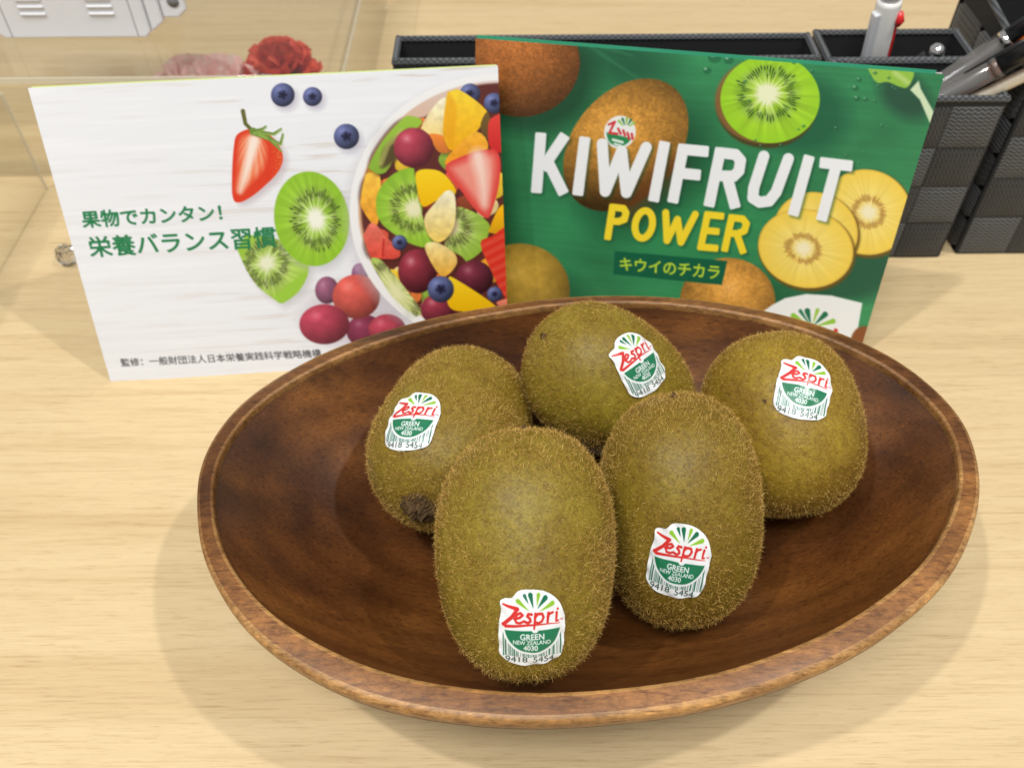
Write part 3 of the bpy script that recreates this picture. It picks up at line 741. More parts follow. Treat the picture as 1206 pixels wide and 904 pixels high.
    PO = [d((648, 98), (626, 238)), d((648, 98), (700, 104), (712, 125), (704, 156), (676, 166), (640, 164)),
          [tuple(np.array(d((796, 180))[0])+np.array([10.2*math.cos(t)-2.2*math.sin(t)*-1*0, 16.2*math.sin(t)])+np.array([-2.0*math.sin(t), 0])) for t in np.linspace(0, 2*math.pi, 24)],
          d((900, 124), (906, 256), (956, 156), (972, 264), (1040, 132)),
          d((1098, 134), (1066, 286)), d((1098, 134), (1162, 140)), d((1084, 208), (1140, 213)), d((1066, 286), (1134, 292)),
          e((248, 228), (216, 374)), e((248, 228), (300, 234), (318, 256), (308, 290), (276, 304), (236, 302)), e((272, 304), (300, 384))]
    letters(PO, 4.2, (252, 222, 52), .45)
    cv.fill(poly_d(X, Y, d((660, 305), (1192, 352), (1166, 466), (650, 415))), (22, 98, 68), 1.2)
    cB.text(cv, 'キウイのチカラ', [(730, 303.5), (848, 313.5), (730.5, 318), (846, 329)], (188, 220, 62), 2)
    # white crest panel at the lower edge
    pn = np.vstack([smooth_poly(e((395, 672), (440, 640), (500, 608), (600, 588), (720, 595), (866, 630), (850, 720), (826, 900), (600, 900), (395, 760)), 1)])
    cv.fill(poly_d(X, Y, pn), (246, 247, 245), 1.5)
    for i, (x, y, ww) in enumerate(((540, 690, 3.2), (573, 668, 2.2), (606, 668, 3.4), (654, 664, 2.4), (690, 684, 3.4), (728, 716, 3))):
        p0 = e((x, y))[0]; p1 = e((626+(x-626)*.25, 745+(y-745)*.25))[0]
        cv.fill(seg_d(X, Y, [p0, p1], ww, .5), ((150, 204, 64), (46, 130, 90), (24, 116, 78), (160, 206, 80), (24, 116, 78), (150, 204, 64))[i])
    for q in (e((560, 800), (640, 790)), e((740, 760), (738, 800)), e((660, 800), (680, 800))): cv.fill(seg_d(X, Y, q, 2.6), (214, 48, 48))
    cv.fill(ell(X, Y, 1018, 402, 16, 18)[2], (140, 82, 44), 2)
    return P, cv.C

def leaflet(card, art, name, label, page_col, inner=None):
    root = empty(name, card.b); tag(root, label, 'leaflet', 'leaflets standing behind the bowl')
    P, C = art()
    u = np.linspace(0, 1, NW)[None]; v = np.linspace(1, 0, NH)[:, None]
    bend = (1.1*np.sin(u*math.pi)*(v*(1-v)*4)*.6+.9*np.exp(-((u/.10)**2+(v/.14)**2)))
    P = P-card.norm*bend[..., None]*.6
    grid_mesh('cover', P-card.b, ink(C)*(1.08 if card is cB else 1), M_PRINT, root)
    # back of the front leaf, folded along the top edge, and the rear leaf that props it up
    def leaf(nm, dn, off, mat, u0=0, u1=1, top=0.):
        q = [card.pt(np.array(a), np.array(b))-card.b-card.norm*off for a, b in ((u0, 0), (u1, 0), (u1, 1+top), (u0, 1+top))]
        q = [np.asarray(x) for x in q]; t = -card.norm*.18
        V = q+[x+t for x in q]
        return mesh_obj(nm, V, [(0, 1, 2, 3), (7, 6, 5, 4), (0, 4, 5, 1), (1, 5, 6, 2), (2, 6, 7, 3), (3, 7, 4, 0)], mat, root, False)
    leaf('paper_back', 0, 1.5, M_PAPER, .001, .999, -.006)
    edge = simple('page_edge', page_col, .5)
    if inner: leaf('inner_page', 0, 2.1, edge, inner[0], inner[1], inner[2])
    else: leaf('inner_page', 0, 2.1, edge, .003, .997, .001)
    h = CHT*math.cos(card.lean); s = CHT*math.sin(card.lean)
    dz = np.array([0, 0, 1.])
    a0 = card.up*CHT-card.norm*3.4
    back = [card.n*(2*s+12), card.n*(2*s+12)+card.e*CW, a0+card.e*CW-dz*.5, a0-dz*.5]
    V = [np.asarray(x) for x in back]+[np.asarray(x)+card.n*.25 for x in back]
    mesh_obj('rear_leaf', V, [(0, 1, 2, 3), (7, 6, 5, 4), (0, 4, 5, 1), (1, 5, 6, 2), (2, 6, 7, 3), (3, 7, 4, 0)], M_PAPER, root, False)
    return root
leaflet(cA, art_fruit, 'fruit_leaflet', 'white leaflet with fruit salad picture and green Japanese headline', (.62, .70, .25))
leaflet(cB, art_kiwi, 'kiwi_leaflet', 'green leaflet titled KIWIFRUIT POWER in white and yellow letters', (.035, .30, .16), (.0, .985, .006))

# ------------------------------------------------------------------ kiwifruit
def sticker_art():
    nw, nh = 190, 212
    X, Y = np.meshgrid(np.linspace(190, 820, nw), np.linspace(105, 800, nh))
    cv = Canvas(X, Y, (246, 246, 245), 6)
    out = smooth_poly([(226, 214), (262, 196), (325, 186), (370, 142), (420, 122), (505, 116), (600, 130), (690, 172), (755, 235), (786, 310), (806, 368), (800, 450), (788, 600), (776, 680), (722, 738), (620, 768), (480, 786), (370, 774), (280, 744), (220, 680), (210, 590), (208, 440), (224, 340), (230, 285), (222, 240)], 6)
    keep = poly_d(X, Y, out) < 0
    LG = (150, 200, 60); DG = (24, 112, 78)
    for p0, p1, w0, c in (((384, 212), (478, 284), 20, LG), ((442, 168), (474, 226), 15, DG), ((494, 164), (517, 264), 21, DG), ((566, 162), (551, 250), 17, LG), ((626, 190), (556, 270), 22, DG), ((688, 238), (576, 292), 21, LG)):
        cv.fill(seg_d(X, Y, [p0, p1], w0, 2), c)
    RD = (220, 52, 46)
    ST = [([(252, 240), (300, 256), (378, 276)], 8, 17), ([(378, 276), (325, 345), (255, 405)], 15, 16), ([(252, 402), (275, 420), (400, 408), (560, 398), (748, 404)], 14, 3),
          ([(352, 352), (398, 342), (424, 322), (404, 305), (374, 318), (355, 352), (370, 382), (402, 385), (436, 370)], 11.6, 10.2),
          ([(502, 316), (474, 312), (464, 330), (486, 348), (492, 370), (470, 386), (446, 376)], 11.6, 11.2),
          ([(536, 312), (528, 375), (522, 432)], 12.1, 8.2), ([(531, 338), (558, 313), (594, 314), (606, 342), (590, 374), (556, 386), (532, 376)], 11.6, 10.2),
          ([(650, 312), (641, 386)], 12.1, 11.2), ([(644, 345), (660, 320), (690, 312)], 11.6, 10.2), ([(726, 318), (717, 384), (736, 384)], 12.1, 8.2), ([(736, 289), (737, 290)], 10, 10),
          ([(752, 376), (766, 376)], 2.5, 2.5), ([(770, 386), (772, 374), (778, 382), (783, 374)], 2.2, 2.2)]
    for p, a, b in ST: cv.fill(seg_d(X, Y, p, a, b), RD)
    cir = np.hypot(X-508, Y-398)-249; top = (452-(X-262)*.012)-Y
    half = np.maximum(cir, top); half = np.maximum(half, -(np.hypot(X-530, Y-436)-33))
    # bars
    g = np.random.default_rng(12); x = 248.
    ybot = 700-((X-490)/300)**2*14
    reg = cv.mask(np.maximum(np.maximum(-(cir-20), 470-Y), Y-ybot))
    while x < 752:
        ww = g.choice([5, 5, 8, 11, 15]); gp = g.choice([5, 7, 9, 14])
        cv.put(reg*cv.mask(np.abs(X-x-ww/2)-ww/2, 5), (62, 122, 98)); x += ww+gp
    cv.fill(half, (34, 124, 84))
    def tx(s, x0, x1, y0, y1, col, bold, under=None):
        V, T = text_tris(s); V = np.c_[x0+V[:, 0]*(x1-x0), y1-V[:, 1]*(y1-y0)]
        if under is not None: cv.fill(np.maximum(np.abs(X-(x0+x1)/2)-(x1-x0)/2-4, np.abs(Y-(y0+y1)/2)-(y1-y0)/2-3), under)
        G = np.c_[(V[:, 0]-190)/630*(nw-1), (V[:, 1]-105)/695*(nh-1)]
        cv.put(raster(G, T, nh, nw, 4, bold), col)
    Wt = (240, 246, 242)
    tx('GREEN', 402, 608, 478, 528, Wt, 2); tx('NEW ZEALAND', 340, 664, 536, 571, Wt, 1); tx('4030', 430, 552, 580, 626, Wt, 2)
    tx('9418', 270, 464, 690, 750, (52, 84, 72), 1, (246, 246, 245)); tx('5454', 514, 696, 690, 750, (52, 84, 72), 1, (246, 246, 245))
    return (X-508)*.0303, (451-Y)*.0328, ink(cv.C), keep, (out-np.array([508, 451]))*np.array([.0303, -.0328])
SX, SY, SC, SK, SOUT = sticker_art()

NZ, NT = 60, 96
TINT = [(1, 1, 1), (.90, .84, .80), (1.06, 1.06, 1), (1.0, .95, .92), (1.16, 1.03, .92)]
FLAT = [(.0, .02), (1.1, .035), (2.0, .04), (.6, .03), (1.7, .045)]
def make_kiwi(idx, c, ax, a, b, px, right_px, label, stem_sign, hairs=56000):
    DENS = (1.0, 1.12, .72, 1.1, .70)[idx]; LEN = (1.0, 1.12, .82, 1.1, .85)[idx]
    a *= .965; b *= .98
    c = np.asarray(c, float); ax = np.asarray(ax, float); e1, e2, e3 = frame_from(ax)
    B = np.stack([e1, e2, e3], 1)                       # local -> world
    g = np.random.default_rng(100+idx)
    kv = g.normal(size=(5, 3))*1.6; kp = g.random(5)*6.28
    def surf(D):
        D = D/np.linalg.norm(D, axis=-1, keepdims=True); n = 2.36
        rho = np.hypot(D[..., 0], D[..., 1]); z = D[..., 2]
        r = ((rho/b)**n+(np.abs(z)/a)**n)**(-1/n)
        s = sum(np.sin(D@k_+p_) for k_, p_ in zip(kv, kp))
        fa_, fm_ = FLAT[idx]; r = r*(1+.010*s+fm_*(rho**2)*(np.cos(2*(np.arctan2(D[..., 1], D[..., 0])-fa_))*.5-.1)+.012*z*(1 if idx % 2 else -1))
        ang = np.arccos(np.clip(np.abs(z), 0, 1))
        st = (z*stem_sign > 0)
        r = r-np.where(st, 1.0, .5)*np.exp(-(ang/.16)**2)
        return D*r[..., None]
    root = empty('kiwifruit', c); tag(root, label, 'kiwifruit', 'kiwifruit in the wooden bowl')
    root.matrix_world = Matrix([[*B[i], c[i]*MM] for i in range(3)]+[[0, 0, 0, 1]])
    # skin
    th = (np.arange(NZ-1)+1)/NZ*math.pi; ph = np.arange(NT)/NT*2*math.pi
    T, Pp = np.meshgrid(th, ph, indexing='ij')
    D = np.stack([np.sin(T)*np.cos(Pp), np.sin(T)*np.sin(Pp), np.cos(T)], -1).reshape(-1, 3)
    D = np.vstack([D, [[0, 0, 1], [0, 0, -1]]]); V = surf(D); Q = []
    ii = np.arange((NZ-1)*NT).reshape(NZ-1, NT); jj = np.roll(ii, -1, 1)
    Q = np.stack([ii[:-1], ii[1:], jj[1:], jj[:-1]], -1).reshape(-1, 4)
    n0 = (NZ-1)*NT
    Tt = np.vstack([np.stack([np.full(NT, n0), ii[0], jj[0]], 1), np.stack([np.full(NT, n0+1), jj[-1], ii[-1]], 1)])
    sk = fast_mesh('skin', V, Q, Tt, M_SKIN, root); sk.color = (*TINT[idx], 1)
    # stem scar: crumpled dry calyx, and the small blossom tip at the other end
    def crumple(nm, sgn, rad, hgt, ns):
        # lumpy dry disc: ragged outline, radial folds, a broken stalk in the middle
        nr, na = 9, 40; VV = []; FF = []
        fold = g.random(na); fold = .6*fold+.4*np.roll(fold, 1); rag = 1+.28*(g.random(na)-.5)
        lump = g.random((nr+1, na))
        zc = surf(np.array([[0, 0, float(sgn)]]))[0]
        VV.append(zc+np.array([0, 0, sgn*hgt*.5]))
        for i in range(1, nr+1):
            f_ = i/nr
            for k in range(na):
                t0 = 2*math.pi*k/na; rr = rad*f_*rag[k]; zz = zc[2]
                p_ = surf(np.array([[rr*math.cos(t0), rr*math.sin(t0), zz]]))[0]
                h_ = hgt*(1-f_**3)*(.15+.75*fold[k]*math.sin(math.pi*min(1, f_*1.15))+.7*(f_ < .35)+.45*(lump[i, k]-.5))-.25*(f_ > .95)
                VV.append(p_+np.array([0, 0, sgn*h_]))
        for k in range(na): FF.append((0, 1+k, 1+(k+1) % na) if sgn > 0 else (0, 1+(k+1) % na, 1+k))
        for i in range(nr-1):
            for k in range(na):
                q = [1+i*na+k, 1+(i+1)*na+k, 1+(i+1)*na+(k+1) % na, 1+i*na+(k+1) % na]; FF.append(q if sgn > 0 else q[::-1])
        return mesh_obj(nm, VV, FF, M_STEM, root, False)
    crumple('stem_scar', stem_sign, 7.4 if idx == 3 else 5, 3.4 if idx == 3 else .9, 9); crumple('blossom_tip', -stem_sign, 1.6, 1.2, 6)
    # sticker frame: cast the two pixel rays on to the fruit
    def hit(p):
        d = ray(*p); lo = (c-CAM)@d/(d@d); o_ = CAM
        ts = np.linspace(lo-60, lo, 400); q = (o_+ts[:, None]*d-c)@B
        ins = np.linalg.norm(q, axis=1) < np.linalg.norm(surf(q), axis=1)
        k = np.argmax(ins) if ins.any() else len(ts)-1
        return q[k]
    P0 = hit(px); Rv = hit((px[0]+right_px[0], px[1]+right_px[1]))-hit((px[0]-right_px[0], px[1]-right_px[1]))
    eps = .02; d0 = P0/np.linalg.norm(P0); ta, tb, _ = frame_from(d0)
    sa = surf((d0+eps*ta)[None])[0]-surf((d0-eps*ta)[None])[0]; sb = surf((d0+eps*tb)[None])[0]-surf((d0-eps*tb)[None])[0]
    N = np.cross(sa, sb); N /= np.linalg.norm(N); N = N if N@d0 > 0 else -N
    Rv = Rv-N*(Rv@N); Rv /= np.linalg.norm(Rv); Uv = np.cross(N, Rv)
    def wrap(sx, sy, lift):
        # walk out from the centre along the skin so that the paper keeps its size
        sx = np.asarray(sx, float); sy = np.asarray(sy, float); Ln = np.hypot(sx, sy)
        dr = (sx[..., None]*Rv+sy[..., None]*Uv)/(Ln[..., None]+1e-9); p = np.broadcast_to(P0, dr.shape).copy(); p = surf(p)
        for _ in range(14):
            p = surf(p+dr*(Ln/14)[..., None])
            nn_ = np.stack([p[..., 0]/b**2, p[..., 1]/b**2, p[..., 2]/a**2], -1); nn_ /= np.linalg.norm(nn_, axis=-1, keepdims=True)
            dr = dr-nn_*(dr*nn_).sum(-1, keepdims=True); dr /= np.linalg.norm(dr, axis=-1, keepdims=True)+1e-12
        return p+nn_*lift
    wr = .10*np.sin(SX*1.1+idx)*np.sin(SY*.7+2*idx)
    dist = poly_d(SX, SY, SOUT)
    lift = (.62+wr+.22*np.exp(-np.abs(dist)/1.2)*(np.sin(SX*.9+SY*1.3+idx)))[..., None]
    ky = 1.1 if idx == 1 else 1.0
    st = grid_mesh('sticker', wrap(SX, SY*ky, lift), SC*.9, M_STICK, root, SK)
    st['label'] = 'oval fruit sticker with red script logo, green panel and bar code'
    if idx == 4:      # small dark speck in the skin
        q0 = hit((901, 472)); f0, f1, f2 = frame_from(q0)
        VV = [q0+f2*.35]+[q0+(f0*math.cos(t_)+f1*math.sin(t_))*(.8+.25*math.sin(3*t_))+f2*.05 for t_ in np.arange(12)/12*2*math.pi]
        mesh_obj('speck', VV, [(0, 1+k, 1+(k+1) % 12) for k in range(12)], M_STEM, root)
    # fuzz
    n = hairs
    z = 1-2*(np.arange(n)+.5)/n; z = np.clip(z+g.normal(size=n)*.012, -1, 1); t = np.arange(n)*2.399963+g.random(n)*.6
    D = np.stack([np.sqrt(1-z*z)*np.cos(t), np.sqrt(1-z*z)*np.sin(t), z], 1)
    # denser towards the ends
    D[:, 2] *= 1+.25*(g.random(n) < .3)*2; D /= np.linalg.norm(D, axis=1, keepdims=True)
    Pp = surf(D); nn = np.stack([Pp[:, 0]/b**2, Pp[:, 1]/b**2, Pp[:, 2]/a**2], 1); nn /= np.linalg.norm(nn, axis=1, keepdims=True)
    # keep the area beneath the sticker bald
    rel = Pp-P0; sx = rel@Rv; sy = rel@Uv; gl = 1+(sx**2+sy**2)/(6*27.**2); under = (poly_d(sx*gl, sy*gl/(1.1 if idx == 1 else 1), SOUT) < .3) & (rel@N > -12)
    patch = sum(np.sin(D@k_*2.2+p_) for k_, p_ in zip(kv, kp))/5
    keep = ~under & (g.random(n) < np.clip(.66+.75*patch+.5*np.abs(D[:, 2])**3, .2, 1)*DENS)
    Pp, nn, Dk = Pp[keep], nn[keep], D[keep]; n = len(Pp)
    axd = np.zeros((n, 3)); axd[:, 2] = -stem_sign
    tg = axd-nn*(axd*nn).sum(1)[:, None]; tg /= np.linalg.norm(tg, axis=1, keepdims=True)+1e-6
    rn = g.normal(size=(n, 3)); rn -= nn*(rn*nn).sum(1)[:, None]
    d1 = nn*(.22+.36*g.random(n))[:, None]+tg*.30+rn*.45; d1 /= np.linalg.norm(d1, axis=1, keepdims=True)
    rn2 = g.normal(size=(n, 3)); d2 = d1*.7+tg*.2+rn2*.55-nn*.12; d2 /= np.linalg.norm(d2, axis=1, keepdims=True)
    L = LEN*(.6+1.4*g.random(n)**1.6)*(1+.35*np.clip(patch[keep], -1, 1))*(1+.15*np.abs(Dk[:, 2])**5)
    side = np.cross(d1, g.normal(size=(n, 3))); side /= np.linalg.norm(side, axis=1, keepdims=True)
    wd = .030+.028*g.random(n)
    p1 = Pp+d1*(L*.55)[:, None]; p2 = p1+d2*(L*.6)[:, None]; r0 = Pp-nn*.1
    Vh = np.stack([r0-side*wd[:, None], r0+side*wd[:, None], p1+side*wd[:, None]*.85, p1-side*wd[:, None]*.85, p2], 1).reshape(-1, 3)
    bi = np.arange(n)[:, None]*5
    fz = fast_mesh('fuzz', Vh, bi+np.array([[0, 1, 2, 3]]), bi+np.array([[3, 2, 4]]), M_FUZZ, root)
    fz['kind'] = 'stuff'
    tone = np.clip(np.repeat(.25+.6*g.random(n), 5)+np.tile([-.2, -.2, .05, .05, .2], n), 0, 1)
    at_ = fz.data.attributes.new('tone', 'FLOAT', 'POINT'); at_.data.foreach_set('value', tone.astype(np.float32))
    return root
KW = [
    ([3.733, 141.229, 72.62], [-.01, .78, .62], 37.5, 26.4, (627, 741), (30, -1.0), 'upright oval kiwifruit leaning back, its sticker close to the lower end', -1),
    ([54.16, 166.0, 56.7], [-.057, .652, .757], 38.2, 27.1, (800, 661), (30, 6.0), 'upright kiwifruit with tufted tip on top and sticker tilted near its base', -1),
    ([36.18, 220.33, 56.14], [.742, -.091, -.678], 36.5, 26.5, (753, 427), (25, -18), 'smooth kiwifruit against the rear bowl wall under the green leaflet, sticker tilted steeply', 1),
    ([-21.24, 199.6, 52.2], [.275, .955, -.11], 36.9, 26.9, (486, 494), (24, .5), 'kiwifruit lying with its dark stem scar showing, beside the upright oval one', -1),
    ([94.8, 201.8, 56.0], [-.131, .852, .518], 33.4, 28.5, (948, 456), (27, 7.2), 'round golden brown kiwifruit with sticker near its top and a small dark speck', -1)]
for i, k in enumerate(KW): make_kiwi(i, *k)

# ------------------------------------------------------------------ acrylic box with flowers, device on its lid
AX0, AX1, AY0, AY1, AZ = -420., -88., 434., 640., 62.
ab = empty('acrylic_box', ((AX0+AX1)/2, AY0, 0)); tag(ab, 'clear acrylic box covering the red and pink flowers', 'display box')
def abox(nm, x0, x1, y0, y1, z0, z1, mat): 
    o = box(nm, x0-(AX0+AX1)/2, x1-(AX0+AX1)/2, y0-AY0, y1-AY0, z0, z1, mat, ab, .4); return o
abox('lid', AX0, AX1, AY0+.2, AY1, AZ-3, AZ, M_ACR)
abox('front_panel', AX0, AX1, AY0+.6, AY0+3.4, .2, AZ-3.1, M_ACR)
abox('side_panel', AX1-3.2, AX1-.4, AY0+3.6, AY1, .2, AZ-3.1, M_ACR)
abox('lid_edge', AX0, AX1, AY0-.6, AY0+.1, AZ-3.4, AZ+.1, M_EDGE)
abox('lid_edge', AX1+.1, AX1+.9, AY0-.6, AY1, AZ-3.4, AZ+.1, M_EDGE)
fl = empty('acrylic_flap', (-262, 352, 0)); tag(fl, 'thin clear acrylic sheet standing on edge in front of the display box', 'acrylic sheet')
box('sheet', -.9, .9, -70, 70, .2, 60, M_ACR, fl, .3)
box('sheet_edge', -.9, .9, 70.1, 70.8, .2, 60, M_EDGE, fl, .2)

# faceted glass knob
kp_ = un(77, 298, 6.5)
V = []; Fc = []
for (r, z, off) in ((2.2, -5.3, 0), (4.5, -3.4, .5), (5.6, 0, 0), (4.7, 3.2, .5), (2.5, 5.2, 0)):
    for k in range(9): t = 2*math.pi*(k+off)/9; V.append((r*math.cos(t), r*math.sin(t), z))
for i in range(4):
    for k in range(9): Fc += [(i*9+k, i*9+(k+1) % 9, (i+1)*9+k), (i*9+(k+1) % 9, (i+1)*9+(k+1) % 9, (i+1)*9+k)]
Fc.append(list(range(9))[::-1]); Fc.append([36+k for k in range(9)])
tag(mesh_obj('glass_knob', V, Fc, M_GLASS, None, False, loc=(kp_[0], kp_[1], 5.4)), 'small faceted clear knob on the table beside the white leaflet', 'knob')

# white device standing on the lid
dp = un(92, 46, AZ)
dv = empty('white_device', (dp[0], dp[1], AZ)); tag(dv, 'white plastic device with paired ridges standing on the acrylic box', 'device')
HX0, HX1, HH = -44., 41., 46.
def prism(nm, poly, y0, y1, mat, parent, r=0):
    n = len(poly); V = [(x, y0, z) for x, z in poly]+[(x, y1, z) for x, z in poly]
    Fc = [list(range(n)), [n+k for k in range(n)][::-1]]+[[(k+1) % n, k, n+k, n+(k+1) % n] for k in range(n)]
    o = mesh_obj(nm, V, Fc, mat, parent, False)
    bv = o.modifiers.new('bevel', 'BEVEL'); bv.width = .0012; bv.segments = 3; bv.limit_method = 'ANGLE'
    return o
prism('body', [(HX0+4, .3), (HX1-3, .3), (HX1, 3), (HX1, HH), (HX0, HH), (HX0, 4)], 0, 34, M_WHITEPL, dv)
prism('side_cover', [(HX1+.2, 2.5), (HX1+8, 8), (HX1+8, HH), (HX1+.2, HH)], 1.5, 32, M_WHITEPL, dv)
box('seam', HX1-7.4, HX1-6.9, -.06, .5, 1.2, HH-1, M_SEAM, dv, .02); box('seam', HX0+8.2, HX0+8.7, -.06, .5, 1.2, HH-1, M_SEAM, dv, .02)
for xx in (HX0+18, HX1-30):
    for zz in (13.5, 17.5, 21.5, 25.5): box('ridge', xx, xx+14, -1.0, .4, zz, zz+1.5, M_WHITEPL, dv, .5)
lug = prism('mounting_lug', [(HX1+8.3, 10), (HX1+17, 10), (HX1+22, 14), (HX1+22, 34), (HX1+8.3, 34)], 3, 6, M_WHITEPL, dv)
tube('screw_hole', [(HX1+16, 2.9, 19), (HX1+16, 2.7, 19)], [3.2, 3.2], M_SEAM, lug, 20)

# flowers below the lid
def petal_mesh(nm, L, Wd, curl, ruff, seed, n=7, m_=9):
    g = np.random.default_rng(seed); V = []; Fc = []; ph = g.random()*6
    for i in range(n):
        t = i/(n-1); wd = Wd*math.sin(math.pi*min(.5, .12+t*.5))*(1 if t < .8 else 1-.25*(t-.8)/.2)
        for j in range(m_):
            s = j/(m_-1)*2-1
            V.append((s*wd/2, L*t*(1-.12*s*s), curl*L*t*t+.22*Wd*s*s*(1-t*.4)+ruff*t*t*math.sin(s*7+ph)+ruff*.6*t*math.sin(s*13+ph*2)))
    for i in range(n-1):
        for j in range(m_-1): Fc.append([i*m_+j, i*m_+j+1, (i+1)*m_+j+1, (i+1)*m_+j])
    me = bpy.data.meshes.new(nm); me.from_pydata((np.array(V)*MM).tolist(), [], Fc); me.update()
    me.polygons.foreach_set('use_smooth', [True]*len(me.polygons)); return me
def petal_mat(nm, ca, cb):
    mt, nt, b = new_mat(nm); v = mapping(nt, (60, 60, 60)); n = noise(nt, v, 2, 3)
    nt.links.new(ramp(nt, n, [(.3, ca), (.7, cb)]), b.inputs['Base Color']); b.inputs['Roughness'].default_value = .6
    
    tr = nt.nodes.new('ShaderNodeBsdfTranslucent'); ms = nt.nodes.new('ShaderNodeMixShader'); ms.inputs[0].default_value = .4
    nt.links.new(b.inputs['Base Color'].links[0].from_socket, tr.inputs[0])
    nt.links.new(b.outputs[0], ms.inputs[1]); nt.links.new(tr.outputs[0], ms.inputs[2]); nt.links.new(ms.outputs[0], nt.nodes['Material Output'].inputs[0])
    return mt
M_RED = petal_mat('red_petal', (.70, .07, .04), (.86, .15, .08)); M_PINK = petal_mat('pink_petal', (.95, .56, .53), (.97, .86, .80))
def flower(nm, loc, label, mat, layers, L, Wd, curl, ruff, seed):
    root = empty(nm, loc); tag(root, label, 'flower', None); g = np.random.default_rng(seed)
    me = [petal_mesh('petal', L, Wd, curl, ruff, seed+k) for k in range(3)]
    for q in me: q.materials.append(mat)
    for li, (cnt, tilt, sc_, z) in enumerate(layers):
        for k in range(cnt):
            o = bpy.data.objects.new('petal', me[k % 3]); COL.objects.link(o); o.parent = root
            o.location = (0, 0, z*MM); o.scale = (sc_,)*3
            R = Matrix.Rotation(2*math.pi*(k+.4*li)/cnt+g.normal()*.12, 4, 'Z') @ Matrix.Rotation(math.radians(tilt+g.normal()*6), 4, 'X')
            o.rotation_euler = R.to_euler()
    tube('calyx', [(0, 0, -layers[0][3]*0-2), (0, 0, 6)], [3, 5], petal_green, root, 10)
    return root
petal_green = simple('calyx_green', (.08, .16, .04), .6)
rp = un(328, 68, 30)
flower('red_carnation', (rp[0], rp[1], 3), 'ruffled red flower under the acrylic lid', M_RED, [(9, 8, 1, 6), (9, 28, .95, 9), (8, 48, .9, 12), (7, 68, .82, 14), (5, 84, .7, 16)], 29, 25, .05, 2.6, 50)
pp_ = un(222, 86, 28); flower('pink_flower', (pp_[0], pp_[1], 3), 'pale pink cupped flower under the acrylic lid, away from the red one', M_PINK, [(6, 22, 1.0, 9), (5, 44, .95, 10), (4, 66, .8, 11)], 26, 22, .15, .6, 60)
pp_ = un(256, 84, 30); flower('pink_flower', (pp_[0], pp_[1], 3), 'pale pink cupped flower under the acrylic lid, touching the red one', M_PINK, [(6, 24, 1.0, 9), (5, 46, .95, 10), (4, 68, .8, 11)], 27, 23, .15, .6, 64)

# ------------------------------------------------------------------ black woven pen organizer
def woven_panel(root, ox, oy, oz, wx, wz, nx, nz, axis, out, start=0):
    """straps woven over a wall; axis 'x' wall faces -y, axis 'y' wall faces -x; pieces share two meshes"""
    cw_, ch_ = wx/nx, wz/nz
    mesh = []
    for mt in (M_WEBA, M_WEBB):
        V = []; Fc = []; n = 7
        for i in range(n):
            for j in range(n):
                s, t = i/(n-1)*2-1, j/(n-1)*2-1
                h_ = 1.15*(1-max(abs(s), abs(t))**4)
                q = (s*cw_*.49, -h_*out, t*ch_*.49) if axis == 'x' else (-h_*out, -s*cw_*.49, t*ch_*.49)
                V.append(q)
        for i in range(n-1):
            for j in range(n-1): Fc.append([i*n+j, (i+1)*n+j, (i+1)*n+j+1, i*n+j+1])
        me = bpy.data.meshes.new('strap'); me.from_pydata((np.array(V)*MM).tolist(), [], Fc); me.update()
        me.polygons.foreach_set('use_smooth', [True]*len(me.polygons)); me.materials.append(mt); mesh.append(me)
    for i in range(nx):
        for j in range(nz):
            o = bpy.data.objects.new('strap', mesh[(i+j+start) % 2]); COL.objects.link(o); o.parent = root
            p = (ox+(i+.5)*cw_, oy, oz+(j+.5)*ch_) if axis == 'x' else (ox, oy+(i+.5)*cw_, oz+(j+.5)*ch_)
            o.location = Vector(p)*MM
def open_box(root, x0, x1, y0, y1, z1, zb=None, t=2.2, mat=M_CLOTH, zl=None):
    """five walls; z1 front height, zb back height"""
    zb = zb or z1
    box('base', x0+t, x1-t, y0+t, y1-t, .3, 2.5, mat, root, .3)
    box('front_wall', x0, x1, y0, y0+t, .3, z1, mat, root, .5); box('back_wall', x0, x1, y1-t, y1, .3, zb, mat, root, .5)
    for xa in (x0, x1-t):
        V = []
        for xx in (xa, xa+t):
            V += [(xx, y0+t+.1, .3), (xx, y1-t-.1, .3), (xx, y1-t-.1, zb), (xx, y0+t+.1, z1)]
        mesh_obj('side_wall', V, [(0, 1, 2, 3)[::-1], (4, 5, 6, 7), (0, 4, 5, 1)[::-1], (1, 5, 6, 2)[::-1], (2, 6, 7, 3)[::-1], (3, 7, 4, 0)[::-1]], mat, root, False)
    for a, b in (((x0, y0+t/2, z1), (x1, y0+t/2, z1)), ((x0, y1-t/2, zb), (x1, y1-t/2, zb)), ((x0+t/2, y0, z1), (x0+t/2, y1, zb)), ((x1-t/2, y0, z1), (x1-t/2, y1, zb))):
        a = np.array(a, float); b = np.array(b, float); tube('binding', [a+(b-a)*k/6 for k in range(7)], 1.6, M_BIND, root, 10)
po = empty('pen_organizer', (0, 0, 0)); tag(po, 'low black woven pen organizer behind the green leaflet', 'organizer')
open_box(po, -55, 146, 394, 418, 90); open_box(po, 150, 221, 395.5, 425, 88)
pk = empty('pen_holder', (0, 0, 0)); tag(pk, 'black woven pen cup holding clear pens beside the green leaflet', 'pen holder')
open_box(pk, 150, 221, 357.5, 393, 90)
woven_panel(pk, 151, 357.4, 1, 69, 86, 3, 4, 'x', 1, 1)
woven_panel(po, -55, 393.9, 1, 201, 86, 6, 5, 'x', 1)
sb_ = empty('storage_box', (0, 0, 0)); tag(sb_, 'taller black woven box standing right beside the pen cup', 'organizer')
open_box(sb_, 230, 330, 360, 452, 96, 108)
